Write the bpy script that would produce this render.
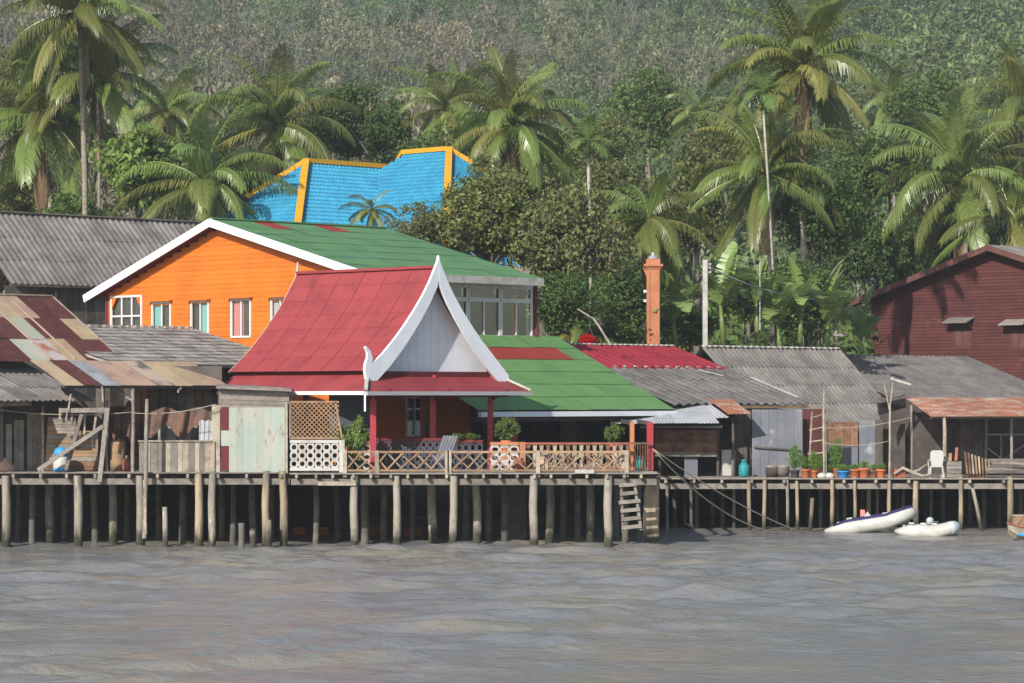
import bpy, math, random
import numpy as np
from mathutils import Vector, Matrix

random.seed(7)
RNG = np.random.default_rng(11)
for _o in list(bpy.data.objects):
    bpy.data.objects.remove(_o)
SC = bpy.context.scene
COL = SC.collection

# ---------------------------------------------------------------- camera, sky, sun, exposure
FOC, CX, HY, CAMZ = 3000.0, 512.0, 395.0, 5.0        # focal length in pixels, centre column, horizon row, eye height
cam_data = bpy.data.cameras.new('camera')
cam = bpy.data.objects.new('camera', cam_data)
COL.objects.link(cam)
cam.location = (0, 0, CAMZ)
cam.rotation_euler = (math.radians(90), 0, 0)
cam_data.sensor_width = 36.0
cam_data.lens = FOC / 1024.0 * 36.0
cam_data.shift_y = (HY - 341.5) / 1024.0
cam_data.clip_start = 1.0
cam_data.clip_end = 3000.0
SC.camera = cam

SUN_AZ = Vector((-0.47, -0.883, 0)).normalized()
SUN_EL = math.radians(30)
TO_SUN = Vector((SUN_AZ.x * math.cos(SUN_EL), SUN_AZ.y * math.cos(SUN_EL), math.sin(SUN_EL)))
world = bpy.data.worlds.new('World')
SC.world = world
world.use_nodes = True
wn, wl = world.node_tree.nodes, world.node_tree.links
wn.clear()
sky = wn.new('ShaderNodeTexSky')
sky.sky_type = 'NISHITA'
sky.sun_disc = False
sky.sun_elevation = SUN_EL
sky.sun_rotation = math.atan2(SUN_AZ.x, SUN_AZ.y)
sky.dust_density = 1.0
bg = wn.new('ShaderNodeBackground')
bg.inputs['Strength'].default_value = 0.122
wo = wn.new('ShaderNodeOutputWorld')
wl.new(sky.outputs[0], bg.inputs[0])
wl.new(bg.outputs[0], wo.inputs[0])
sun_data = bpy.data.lights.new('sun', 'SUN')
sun_data.energy = 4.8
sun_data.angle = math.radians(0.55)
sun_data.color = (1.0, 0.94, 0.86)
sun = bpy.data.objects.new('sun', sun_data)
COL.objects.link(sun)
sun.location = (-60, -60, 80)
sun.rotation_euler = (-TO_SUN).to_track_quat('-Z', 'Y').to_euler()
SC.view_settings.view_transform = 'Standard'
SC.view_settings.look = 'None'
SC.view_settings.exposure = 0.36
SC.view_settings.gamma = 1.0
SC.view_settings.use_curve_mapping = False
SC.render.engine = 'CYCLES'
SC.cycles.use_denoising = True
SC.cycles.max_bounces = 6
SC.cycles.transparent_max_bounces = 12
SC.cycles.volume_bounces = 0

# ---------------------------------------------------------------- layout helpers
ZUP = Vector((0, 0, 1))
U = Vector((math.sqrt(.5), -math.sqrt(.5), 0))       # the village grid: towards the water and to the right
V = Vector((math.sqrt(.5), math.sqrt(.5), 0))        # the village grid: inland and to the right


def P(px, py, d):
    """A point at distance d seen at picture position px, py."""
    return Vector(((px - CX) * d / FOC, d, CAMZ - (py - HY) * d / FOC))


def G(px, d, z):
    """A point at distance d and height z in picture column px."""
    return Vector(((px - CX) * d / FOC, d, z))


def go(p, direction, px):
    """Walk level from p along direction until picture column px is reached."""
    k = (px - CX) / FOC
    t = (k * p.y - p.x) / (direction.x - k * direction.y)
    return p + direction * t


def at_row(p, py):
    """The same plan position at the height seen at picture row py."""
    return Vector((p.x, p.y, CAMZ - (py - HY) * p.y / FOC))


# ---------------------------------------------------------------- materials
def hexc(h):
    h = h.lstrip('#')
    out = []
    for i in (0, 2, 4):
        c = int(h[i:i + 2], 16) / 255.0
        out.append(c / 12.92 if c <= 0.04045 else ((c + 0.055) / 1.055) ** 2.4)
    return tuple(out)


def mat(name, col, rough=0.8, col2=None, nscale=1.5, lo=0.45, hi=0.62, rnd=0.12, stretch=(1, 1, 1), bump=0.0,
        bscale=25.0, spec=0.25, metallic=0.0, island=0.0, transl=0.0, fine=0.10, col3=None, n3=6.0, lo3=0.58, hi3=0.7, hue=0.0, tide=False, tint=False):
    m = bpy.data.materials.new(name)
    m.use_nodes = True
    nt = m.node_tree
    n, l = nt.nodes, nt.links
    n.clear()
    out = n.new('ShaderNodeOutputMaterial')
    bs = n.new('ShaderNodeBsdfPrincipled')
    geo = n.new('ShaderNodeNewGeometry')
    mp = n.new('ShaderNodeMapping')
    mp.inputs['Scale'].default_value = stretch
    l.new(geo.outputs['Position'], mp.inputs['Vector'])

    def noise(scale, detail=4.0):
        t = n.new('ShaderNodeTexNoise')
        t.inputs['Scale'].default_value = scale
        t.inputs['Detail'].default_value = detail
        t.inputs['Roughness'].default_value = 0.6
        l.new(mp.outputs[0], t.inputs['Vector'])
        return t.outputs[0]

    def ramp(src, a, b):
        r = n.new('ShaderNodeMapRange')
        r.inputs['From Min'].default_value = a
        r.inputs['From Max'].default_value = b
        l.new(src, r.inputs['Value'])
        return r.outputs[0]

    def mix(fac, a, b, mode='MIX'):
        x = n.new('ShaderNodeMix')
        x.data_type = 'RGBA'
        x.blend_type = mode
        for key, val in ((0, fac), (6, a), (7, b)):
            if isinstance(val, (int, float)):
                x.inputs[key].default_value = val
            elif isinstance(val, tuple):
                x.inputs[key].default_value = (*val, 1.0)
            else:
                l.new(val, x.inputs[key])
        return x.outputs[2]

    c = tuple(col)
    if col2 is not None:
        c = mix(ramp(noise(nscale), lo, hi), c, tuple(col2))
    if col3 is not None:
        c = mix(ramp(noise(n3, 6.0), lo3, hi3), c, tuple(col3))
    if fine > 0:
        g = ramp(noise(14.0, 3.0), 0.25, 0.75)
        mr = n.new('ShaderNodeMapRange')
        mr.inputs['To Min'].default_value = 1.0 - fine
        mr.inputs['To Max'].default_value = 1.0 + fine
        l.new(g, mr.inputs['Value'])
        c2 = n.new('ShaderNodeCombineColor')
        for i in range(3):
            l.new(mr.outputs[0], c2.inputs[i])
        c = mix(1.0, c, c2.outputs[0], 'MULTIPLY')
    if tide:      # wet, weed-stained band left by the tide on things standing in the water
        sp = n.new('ShaderNodeSeparateXYZ')
        l.new(geo.outputs['Position'], sp.inputs[0])
        wob = n.new('ShaderNodeMath')
        wob.operation = 'MULTIPLY_ADD'
        wob.inputs[1].default_value = .9
        l.new(noise(3.0, 3.0), wob.inputs[0])
        l.new(sp.outputs['Z'], wob.inputs[2])
        c = mix(ramp(wob.outputs[0], 1.15, .70), c, (.045, .043, .030))
    if rnd > 0 or island > 0 or hue > 0:
        hs = n.new('ShaderNodeHueSaturation')
        oi = n.new('ShaderNodeObjectInfo')
        mr = n.new('ShaderNodeMapRange')
        mr.inputs['To Min'].default_value = 1.0 - rnd
        mr.inputs['To Max'].default_value = 1.0 + rnd
        l.new(oi.outputs['Random'], mr.inputs['Value'])
        val = mr.outputs[0]
        if island > 0:
            mi = n.new('ShaderNodeMapRange')
            mi.inputs['To Min'].default_value = 1.0 - island
            mi.inputs['To Max'].default_value = 1.0 + island
            l.new(geo.outputs['Random Per Island'], mi.inputs['Value'])
            mm = n.new('ShaderNodeMath')
            mm.operation = 'MULTIPLY'
            l.new(val, mm.inputs[0])
            l.new(mi.outputs[0], mm.inputs[1])
            val = mm.outputs[0]
        if tint:      # each tree of a wood has its own shade of green
            at = n.new('ShaderNodeAttribute')
            at.attribute_name = 'tint'
            mt_ = n.new('ShaderNodeMath')
            mt_.operation = 'MULTIPLY'
            l.new(val, mt_.inputs[0])
            l.new(at.outputs['Fac'], mt_.inputs[1])
            val = mt_.outputs[0]
        if hue > 0:
            mh = n.new('ShaderNodeMapRange')
            mh.inputs['To Min'].default_value = 0.5 - hue
            mh.inputs['To Max'].default_value = 0.5 + hue
            l.new(geo.outputs['Random Per Island'] if island > 0 else oi.outputs['Random'], mh.inputs['Value'])
            l.new(mh.outputs[0], hs.inputs['Hue'])
        l.new(val, hs.inputs['Value'])
        if isinstance(c, tuple):
            hs.inputs['Color'].default_value = (*c, 1.0)
        else:
            l.new(c, hs.inputs['Color'])
        c = hs.outputs[0]
    if isinstance(c, tuple):
        bs.inputs['Base Color'].default_value = (*c, 1.0)
    else:
        l.new(c, bs.inputs['Base Color'])
    bs.inputs['Roughness'].default_value = rough
    bs.inputs['Specular IOR Level'].default_value = spec
    bs.inputs['Metallic'].default_value = metallic
    if bump > 0:
        b = n.new('ShaderNodeBump')
        b.inputs['Strength'].default_value = 0.6
        b.inputs['Distance'].default_value = bump
        l.new(noise(bscale, 5.0), b.inputs['Height'])
        l.new(b.outputs[0], bs.inputs['Normal'])
    sh = bs.outputs[0]
    if transl > 0:
        tr = n.new('ShaderNodeBsdfTranslucent')
        if isinstance(c, tuple):
            tr.inputs['Color'].default_value = (*c, 1.0)
        else:
            l.new(c, tr.inputs['Color'])
        mx = n.new('ShaderNodeMixShader')
        mx.inputs[0].default_value = transl
        l.new(sh, mx.inputs[1])
        l.new(tr.outputs[0], mx.inputs[2])
        sh = mx.outputs[0]
    l.new(sh, out.inputs['Surface'])
    return m


def glass_mat(name, tint=(0.93, 0.95, 0.95)):
    m = bpy.data.materials.new(name)
    m.use_nodes = True
    n, l = m.node_tree.nodes, m.node_tree.links
    n.clear()
    out = n.new('ShaderNodeOutputMaterial')
    tr = n.new('ShaderNodeBsdfTransparent')
    tr.inputs['Color'].default_value = (*tint, 1)
    gl = n.new('ShaderNodeBsdfGlossy')
    gl.inputs['Roughness'].default_value = 0.03
    mx = n.new('ShaderNodeMixShader')
    mx.inputs[0].default_value = 0.10
    l.new(tr.outputs[0], mx.inputs[1])
    l.new(gl.outputs[0], mx.inputs[2])
    l.new(mx.outputs[0], out.inputs[0])
    return m


W_GREY = dict(col2=(0.145, 0.13, 0.115), nscale=3.0, lo=.35, hi=.7, rough=.9, rnd=.25, fine=.2)
M = {}
M['wood_grey'] = mat('wood_grey', (0.24, 0.213, 0.185), **W_GREY)
M['wood_pale'] = mat('wood_pale', (0.33, 0.285, 0.225), rough=.85, col2=(.22, .19, .15), nscale=3, rnd=.2, fine=.18)
M['wood_brown'] = mat('wood_brown', (0.20, 0.11, 0.065), rough=.8, col2=(.11, .06, .04), nscale=3, rnd=.25)
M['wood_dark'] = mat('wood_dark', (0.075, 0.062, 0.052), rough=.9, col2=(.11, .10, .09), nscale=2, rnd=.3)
M['wood_tan'] = mat('wood_tan', (0.29, 0.185, 0.105), rough=.8, col2=(.21, .145, .095), nscale=3, rnd=.2)
M['post'] = mat('post', tide=True, col=(0.30, 0.27, 0.22), rough=.95, col2=(.17, .155, .13), nscale=2.2, lo=.4, hi=.65, rnd=.25, stretch=(2, 2, .5), bump=.03, bscale=9,
                col3=(.42, .38, .31), n3=3.0)
M['post_warm'] = mat('post_warm', tide=True, col=(0.30, 0.24, 0.165), rough=.95, col2=(.17, .145, .11), nscale=2.2, rnd=.2, stretch=(2, 2, .5), bump=.03, bscale=9)
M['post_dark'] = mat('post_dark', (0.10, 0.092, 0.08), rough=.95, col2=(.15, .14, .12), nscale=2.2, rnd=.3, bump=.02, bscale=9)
M['concrete'] = mat('concrete', tide=True, col=(0.29, 0.265, 0.225), rough=.95, col2=(.25, .23, .18), nscale=1.6, rnd=.08, bump=.01, col3=(.14, .13, .09), n3=2.2)
M['orange'] = mat('orange', (0.57, 0.150, 0.015), rough=.65, col2=(.49, .128, .014), nscale=.9, rnd=.09, fine=.08, spec=.25, col3=(.46, .14, .03), n3=2.4, lo3=.62, hi3=.8, stretch=(1, 1, .5))
M['white'] = mat('white', (0.72, 0.75, 0.79), rough=.55, rnd=.02, fine=.04, col2=(.65, .69, .73), nscale=1.0)
M['white_old_shaded'] = mat('white_old_shaded', (0.42, 0.41, 0.385), rough=.7, rnd=.05, fine=.08, col2=(.30, .29, .26), nscale=2.2)  # aged white, lowered further to put the block balustrades' shade into the colour
M['frame_white'] = mat('frame_white', (0.62, 0.62, 0.62), rough=.5, rnd=.05, fine=.05)
M['red_roof'] = mat('red_roof', (0.255, 0.041, 0.045), rough=.6, col2=(.22, .036, .04), nscale=.9, rnd=.025, fine=.08, spec=.3, col3=(.15, .028, .03), n3=1.8, lo3=.58, hi3=.8)
M['red_roof2'] = mat('red_roof2', (0.26, 0.025, 0.036), rough=.6, col2=(.22, .022, .03), nscale=1.5, rnd=.1, fine=.1, col3=(.22, .06, .05), n3=2.4, lo3=.62, hi3=.75)
M['green_roof'] = mat('green_roof', (0.125, 0.250, 0.085), rough=.65, col2=(.105, .215, .072), nscale=.8, rnd=.05, fine=.1, spec=.25, col3=(.085, .165, .06), n3=2.0, lo3=.6, hi3=.8)
M['green_roof2'] = mat('green_roof2', (0.105, 0.225, 0.098), rough=.65, col2=(.088, .195, .085), nscale=.8, rnd=.05, fine=.1, spec=.25, col3=(.07, .15, .065), n3=2.0, lo3=.6, hi3=.8)
M['red_sheet'] = mat('red_sheet', (0.28, 0.04, 0.03), rough=.6, rnd=.06)
M['grey_sheet'] = mat('grey_sheet', (0.215, 0.196, 0.178), rough=.9, col2=(.135, .124, .113), nscale=1.3, lo=.38, hi=.66, rnd=.13, fine=.16,
                      col3=(.11, .10, .095), n3=3.2, lo3=.58, hi3=.75)
M['grey_sheet2'] = mat('grey_sheet2', (0.165, 0.152, 0.142), rough=.9, col2=(.105, .097, .09), nscale=1.3, lo=.38, hi=.66, rnd=.14, fine=.16,
                       col3=(.09, .085, .08), n3=3.0, lo3=.56, hi3=.74)
M['grey_tile'] = mat('grey_tile', (0.33, 0.305, 0.275), rough=.9, col2=(.22, .205, .185), nscale=1.6, rnd=.16, fine=.2, island=.32)
M['rust_dark'] = mat('rust_dark', (0.105, 0.034, 0.030), rough=.85, col2=(.075, .03, .028), nscale=2, rnd=.15, fine=.15, col3=(.17, .085, .06), n3=2.6, lo3=.58, hi3=.75)
M['rust_orange'] = mat('rust_orange', (0.30, 0.125, 0.07), rough=.85, col2=(.40, .33, .28), nscale=1.3, lo=.46, hi=.68, rnd=.12, col3=(.22, .07, .035), n3=2.0)
M['tin_cream'] = mat('tin_cream', (0.42, 0.325, 0.20), rough=.75, col2=(.36, .27, .18), nscale=1.2, rnd=.08, fine=.12, col3=(.22, .12, .075), n3=2.2, lo3=.58, hi3=.74)
M['tin_pink'] = mat('tin_pink', (0.42, 0.285, 0.21), rough=.75, col2=(.34, .24, .18), nscale=1.2, rnd=.08, fine=.12, col3=(.20, .10, .07), n3=2.2, lo3=.58, hi3=.74)
M['tin_grey'] = mat('tin_grey', (0.36, 0.375, 0.39), rough=.5, col2=(.26, .26, .27), nscale=1.4, rnd=.1, metallic=.0)
M['tin_stain'] = mat('tin_stain', (0.42, 0.33, 0.25), rough=.8, col2=(.10, .10, .10), nscale=.9, lo=.44, hi=.58, rnd=.1, fine=.2)
M['tin_green'] = mat('tin_green', (0.36, 0.39, 0.29), rough=.7, col2=(.42, .40, .35), nscale=1.3, rnd=.06)
M['tin_rustpink'] = mat('tin_rustpink', (0.46, 0.41, 0.39), rough=.8, col2=(.35, .14, .10), nscale=1.6, lo=.5, hi=.62, rnd=.06)
M['tin_pale'] = mat('tin_pale', (0.27, 0.325, 0.29), rough=.7, col2=(.33, .335, .29), nscale=1.2, rnd=.09, col3=(.17, .075, .045), n3=1.9, lo3=.63, hi3=.74, stretch=(1.6, 1.6, .6))
M['tin_white'] = mat('tin_white', (0.40, 0.41, 0.43), rough=.6, col2=(.32, .33, .35), nscale=1.1, rnd=.08)
M['blue_wall'] = mat('blue_wall', (0.13, 0.14, 0.165), rough=.7, col2=(.18, .185, .20), nscale=.8, rnd=.06, col3=(.40, .41, .42), n3=1.0, lo3=.6, hi3=.72)
M['slate_shaded'] = mat('slate_shaded', (0.050, 0.060, 0.080), rough=.7, rnd=.06)  # base colour darkened to hold the shade on the pavilion balustrade
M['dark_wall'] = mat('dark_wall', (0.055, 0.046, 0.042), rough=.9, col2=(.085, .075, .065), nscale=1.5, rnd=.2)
M['red_wall'] = mat('red_wall', (0.088, 0.026, 0.022), rough=.75, col2=(.066, .021, .019), nscale=1.4, rnd=.13, fine=.14, col3=(.24, .10, .085), n3=1.6, lo3=.66, hi3=.78)
M['red_trim'] = mat('red_trim', (0.105, 0.042, 0.035), rough=.75, col2=(.13, .06, .05), nscale=2, rnd=.1)
M['maroon_post'] = mat('maroon_post', (0.28, 0.02, 0.028), rough=.5, rnd=.06, spec=.4)
M['maroon_trim'] = mat('maroon_trim', (0.11, 0.018, 0.022), rough=.7, rnd=.08)
M['orange_post'] = mat('orange_post', (0.42, 0.17, 0.07), rough=.6, rnd=.06)
M['pillar'] = mat('pillar', (0.42, 0.17, 0.085), rough=.75, col2=(.35, .14, .07), nscale=1.5, rnd=.03)
M['terracotta'] = mat('terracotta', (0.46, 0.14, 0.06), rough=.8, rnd=.2)
M['glass'] = glass_mat('glass')
M['dark_glass'] = mat('dark_glass', (0.03, 0.035, 0.035), rough=.08, spec=.6, rnd=0, fine=0)
M['curtain_teal'] = mat('curtain_teal', (0.25, 0.52, 0.48), rough=.9, rnd=.05)
M['curtain_pink'] = mat('curtain_pink', (0.68, 0.25, 0.22), rough=.9, rnd=.05)
M['curtain_white'] = mat('curtain_white', (0.55, 0.52, 0.5), rough=.9, rnd=.05)
M['blue_tile'] = mat('blue_tile', (0.035, 0.26, 0.42), rough=.45, col2=(.03, .22, .37), nscale=.7, rnd=.03, island=.10, spec=.5)
M['yellow_cap'] = mat('yellow_cap', (0.55, 0.28, 0.02), rough=.6, rnd=.04)
M['cream_wall'] = mat('cream_wall', (0.6, 0.52, 0.4), rough=.8, rnd=.04)
M['navy'] = mat('navy', (0.028, 0.028, 0.085), rough=.5, rnd=.03)
M['rubber_white'] = mat('rubber_white', (0.47, 0.475, 0.44), rough=.45, rnd=.03, fine=.06, col2=(.38, .38, .34), nscale=2)
M['rubber_grey'] = mat('rubber_grey', (0.36, 0.40, 0.42), rough=.5, rnd=.03)
M['rope'] = mat('rope', (0.36, 0.32, 0.25), rough=.9, rnd=.1)
M['wire'] = mat('wire', (0.10, 0.10, 0.10), rough=.7, rnd=.1)
M['metal'] = mat('metal', (0.35, 0.35, 0.35), rough=.5, rnd=.1)
M['plastic_white'] = mat('plastic_white', (0.44, 0.44, 0.41), rough=.5, rnd=.02, fine=.03)
M['plastic_blue'] = mat('plastic_blue', (0.04, 0.27, 0.62), rough=.5, rnd=.05)
M['plastic_teal'] = mat('plastic_teal', (0.02, 0.22, 0.22), rough=.5, rnd=.05)
M['flower_red'] = mat('flower_red', (0.62, 0.012, 0.012), rough=.7, island=.3, rnd=0, transl=.25)
M['brick_red'] = mat('brick_red', (0.30, 0.10, 0.065), rough=.9, col2=(.2, .08, .06), nscale=2, rnd=.2)
M['net'] = mat('net', (0.20, 0.115, 0.085), rough=1, col2=(.13, .10, .085), nscale=3, rnd=.1, fine=.3, transl=.3)
M['cloth_grey'] = mat('cloth_grey', (0.30, 0.29, 0.27), rough=1, col2=(.20, .2, .19), nscale=2, rnd=.2)
M['mud'] = mat('mud', (0.085, 0.068, 0.05), rough=.95, col2=(.12, .095, .07), nscale=.8, rnd=0, bump=.1, bscale=3)
M['soil'] = mat('soil', (0.085, 0.10, 0.048), rough=1, col2=(.12, .115, .065), nscale=.25, rnd=0, bump=.2, bscale=1.5)
# foliage
M['leaf_dark'] = mat('leaf_dark', (0.085, 0.138, 0.034), rough=.5, island=.45, rnd=.16, transl=.33, fine=0, hue=.025)
M['leaf_olive'] = mat('leaf_olive', (0.158, 0.182, 0.056), rough=.6, island=.45, rnd=.14, transl=.32, fine=0, hue=.03)
M['leaf_brown'] = mat('leaf_brown', (0.155, 0.165, 0.062), rough=.7, island=.45, rnd=.12, transl=.32, fine=0, hue=.03)
M['leaf_mid'] = mat('leaf_mid', (0.125, 0.185, 0.048), rough=.6, island=.42, rnd=.18, transl=.36, fine=0, hue=.025)
M['leaf_bright'] = mat('leaf_bright', (0.185, 0.265, 0.066), rough=.5, island=.38, rnd=.12, transl=.4, fine=0, hue=.02)
M['leaf_pot'] = mat('leaf_pot', (0.18, 0.30, 0.06), rough=.6, island=.35, rnd=.2, transl=.4, fine=0, hue=.02)
M['frond'] = mat('frond', (0.170, 0.215, 0.050), rough=.36, rnd=.34, transl=.36, fine=.05, hue=.03, spec=.6)
M['frond_yellow'] = mat('frond_yellow', (0.255, 0.255, 0.066), rough=.42, rnd=.2, transl=.36, fine=.05, spec=.5)
M['frond_dead'] = mat('frond_dead', (0.26, 0.18, 0.10), rough=.9, rnd=.2, transl=.15, fine=.05)
M['areca'] = mat('areca', (0.135, 0.205, 0.055), rough=.42, rnd=.25, transl=.34, fine=.05, hue=.02, spec=.5)
M['banana'] = mat('banana', (0.24, 0.33, 0.10), rough=.36, rnd=.25, transl=.42, fine=.06, spec=.5, hue=.02)
M['palm_trunk'] = mat('palm_trunk', (0.27, 0.235, 0.19), rough=.95, col2=(.19, .165, .135), nscale=1.2, stretch=(1, 1, 6), rnd=.12, fine=.15)
M['areca_trunk'] = mat('areca_trunk', (0.34, 0.32, 0.28), rough=.9, col2=(.23, .215, .19), nscale=1.0, stretch=(1, 1, 4), rnd=.1)
M['bark'] = mat('bark', (0.19, 0.165, 0.13), rough=.95, col2=(.12, .10, .08), nscale=1.5, rnd=.2)
M['bark_pale'] = mat('bark_pale', (0.19, 0.18, 0.155), rough=.95, rnd=.2, island=.25, fine=0)
M['coconut'] = mat('coconut', (0.34, 0.27, 0.05), rough=.5, rnd=.3, hue=.03)
M['hill_leaf'] = mat('hill_leaf', (0.150, 0.172, 0.080), rough=.8, col2=(.215, .19, .125), nscale=.018, lo=.42, hi=.56, island=.3, rnd=0, transl=.3, fine=0, hue=.02, col3=(.22, .14, .095), n3=.045, lo3=.62, hi3=.7, tint=True)
M['hill_leaf_green'] = mat('hill_leaf_green', (0.095, 0.150, 0.055), rough=.7, col2=(.14, .185, .07), nscale=.03, lo=.42, hi=.56, island=.32, rnd=0, transl=.32, fine=0, hue=.02, tint=True)

# ---------------------------------------------------------------- object helpers


def link(o):
    COL.objects.link(o)
    return o


def tag(o, label=None, cat=None, group=None, kind=None):
    if label:
        o['label'] = label
    if cat:
        o['category'] = cat
    if group:
        o['group'] = group
    if kind:
        o['kind'] = kind
    return o


def thing(name, label, cat, loc, group=None):
    o = link(bpy.data.objects.new(name, None))
    o.empty_display_size = 0.2
    o.location = loc
    return tag(o, label, cat, group)


ORIGIN = {}


def world_loc(root):
    """World position of an unrotated, unscaled parent chain."""
    p = Vector((0, 0, 0))
    while root is not None:
        p = p + root.location
        root = root.parent
    return p


def put(name, me, m, parent=None, mx=None):
    """Link mesh data as an object; mx is its world matrix. Parents of parts are never rotated."""
    o = bpy.data.objects.new(name, me)
    link(o)
    if parent is not None:
        o.parent = parent
    if mx is not None:
        o.matrix_basis = (Matrix.Translation(-world_loc(parent)) @ mx) if parent is not None else mx
    if m is not None:
        if len(me.materials) == 0:
            me.materials.append(None)
        o.material_slots[0].link = 'OBJECT'
        o.material_slots[0].material = m
    return o


def raw(name, verts, faces, m, parent=None, smooth=False, loc=None):
    """A mesh from world coordinates; its origin is put at loc (or at its own centre)."""
    vs = [Vector(v) for v in verts]
    c = Vector(loc) if loc is not None else sum(vs, Vector()) / len(vs)
    me = bpy.data.meshes.new(name)
    me.from_pydata([tuple(v - c) for v in vs], [], faces)
    me.update()
    if smooth:
        me.polygons.foreach_set('use_smooth', [True] * len(me.polygons))
    return put(name, me, m, parent, Matrix.Translation(c))


def np_mesh(name, verts, quads, smooth=False):
    me = bpy.data.meshes.new(name)
    verts = np.asarray(verts, dtype=np.float32)
    quads = np.asarray(quads, dtype=np.int32)
    k = quads.shape[1]
    me.vertices.add(len(verts))
    me.vertices.foreach_set('co', verts.ravel())
    me.loops.add(quads.size)
    me.loops.foreach_set('vertex_index', quads.ravel())
    me.polygons.add(len(quads))
    me.polygons.foreach_set('loop_start', np.arange(0, quads.size, k, dtype=np.int32))
    if smooth:
        me.polygons.foreach_set('use_smooth', np.ones(len(quads), dtype=bool))
    me.update(calc_edges=True)
    me.validate()
    return me


def unit_box():
    me = bpy.data.meshes.new('box')
    v = [(x, y, z) for x in (-.5, .5) for y in (-.5, .5) for z in (-.5, .5)]
    f = [(0, 1, 3, 2), (4, 6, 7, 5), (0, 4, 5, 1), (2, 3, 7, 6), (0, 2, 6, 4), (1, 5, 7, 3)]
    me.from_pydata(v, [], f)
    me.materials.append(None)
    return me


def unit_pole(seed, n=9, rings=5, taper=.82, wob=.22):
    r = random.Random(seed)
    v, f = [], []
    for i in range(rings):
        t = i / (rings - 1)
        ox, oy = r.uniform(-wob, wob) * (0 < i), r.uniform(-wob, wob) * (0 < i)
        for k in range(n):
            a = 2 * math.pi * k / n
            rr = (1 - (1 - taper) * t) * r.uniform(.93, 1.07)
            v.append((ox + rr * math.cos(a), oy + rr * math.sin(a), t))
    for i in range(rings - 1):
        for k in range(n):
            k2 = (k + 1) % n
            f.append((i * n + k, i * n + k2, (i + 1) * n + k2, (i + 1) * n + k))
    f.append(tuple(range(n))[::-1])
    f.append(tuple((rings - 1) * n + k for k in range(n)))
    me = bpy.data.meshes.new('pole')
    me.from_pydata(v, [], f)
    me.polygons.foreach_set('use_smooth', [len(p.vertices) == 4 for p in me.polygons])
    me.materials.append(None)
    return me


BOX = unit_box()
POLES = [unit_pole(s) for s in range(6)]
STRAIGHT = unit_pole(99, n=10, rings=2, taper=1.0, wob=0)


def axes(x, up):
    x = x.normalized()
    y = up.cross(x)
    if y.length < 1e-4:
        y = Vector((0, 1, 0)).cross(x)
        if y.length < 1e-4:
            y = Vector((1, 0, 0)).cross(x)
    y.normalize()
    return x, y, x.cross(y)


def frame_mx(o, x, y, z):
    return Matrix(((x.x, y.x, z.x, o.x), (x.y, y.y, z.y, o.y), (x.z, y.z, z.z, o.z), (0, 0, 0, 1)))


def bar(parent, name, p0, p1, w, h, m, up=ZUP):
    """A squared timber from p0 to p1, w wide (level) and h high."""
    p0, p1 = Vector(p0), Vector(p1)
    x, y, z = axes(p1 - p0, up)
    ln = (p1 - p0).length
    return put(name, BOX, m, parent, frame_mx((p0 + p1) / 2, x * ln, y * w, z * h))


def box(parent, name, c, size, m, rz=0.0):
    mx = Matrix.Translation(Vector(c)) @ Matrix.Rotation(rz, 4, 'Z') @ Matrix.Diagonal((*size, 1))
    return put(name, BOX, m, parent, mx)


def pole(parent, name, p0, p1, r, m, straight=False, rnd=True):
    """A round pole from p0 to p1."""
    p0, p1 = Vector(p0), Vector(p1)
    z, x, y = axes(p1 - p0, Vector((0.3, 1, 0.1)))
    ln = (p1 - p0).length
    me = STRAIGHT if straight else random.choice(POLES)
    return put(name, me, m, parent, frame_mx(p0, x * r, y * r, z * ln))


def tube_verts(path, radii, n=6):
    """Vertices and quads of a tube swept along path."""
    v, f = [], []
    path = [Vector(p) for p in path]
    prev = None
    for i, p in enumerate(path):
        t = (path[min(i + 1, len(path) - 1)] - path[max(i - 1, 0)])
        if t.length < 1e-6:
            t = Vector((0, 0, 1))
        t.normalize()
        if prev is None:
            a = t.cross(Vector((0, 0, 1)))
            if a.length < .05:
                a = t.cross(Vector((0, 1, 0)))
        else:
            a = prev - t * prev.dot(t)
        a.normalize()
        prev = a
        b = t.cross(a)
        r = radii[i] if hasattr(radii, '__len__') else radii
        for k in range(n):
            an = 2 * math.pi * k / n
            v.append(p + a * (math.cos(an) * r) + b * (math.sin(an) * r))
    for i in range(len(path) - 1):
        for k in range(n):
            k2 = (k + 1) % n
            f.append((i * n + k, i * n + k2, (i + 1) * n + k2, (i + 1) * n + k))
    f.append(tuple(range(n))[::-1])
    f.append(tuple((len(path) - 1) * n + k for k in range(n)))
    return v, f


def tube(parent, name, path, radii, m, n=6):
    v, f = tube_verts(path, radii, n)
    return raw(name, v, f, m, parent, smooth=True)


def lathe(parent, name, base, profile, m, n=14):
    base = Vector(base)
    v, f = [], []
    for (r, z) in profile:
        for k in range(n):
            a = 2 * math.pi * k / n
            v.append(base + Vector((r * math.cos(a), r * math.sin(a), z)))
    for i in range(len(profile) - 1):
        for k in range(n):
            k2 = (k + 1) % n
            f.append((i * n + k, i * n + k2, (i + 1) * n + k2, (i + 1) * n + k))
    f.append(tuple(range(n))[::-1])
    f.append(tuple((len(profile) - 1) * n + k for k in range(n)))
    return raw(name, v, f, m, parent, smooth=True, loc=base)


def prism(parent, name, outline, o, ex, ey, depth, m):
    """An outline (list of 2D points in ex, ey) given a thickness along ex x ey, centred on the plane."""
    nrm = ex.cross(ey).normalized() * (depth / 2)
    o = Vector(o)
    k = len(outline)
    v = [o + ex * a + ey * b - nrm for a, b in outline] + [o + ex * a + ey * b + nrm for a, b in outline]
    f = [tuple(range(k))[::-1], tuple(range(k, 2 * k))]
    f += [(i, (i + 1) % k, k + (i + 1) % k, k + i) for i in range(k)]
    return raw(name, v, f, m, parent)


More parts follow.
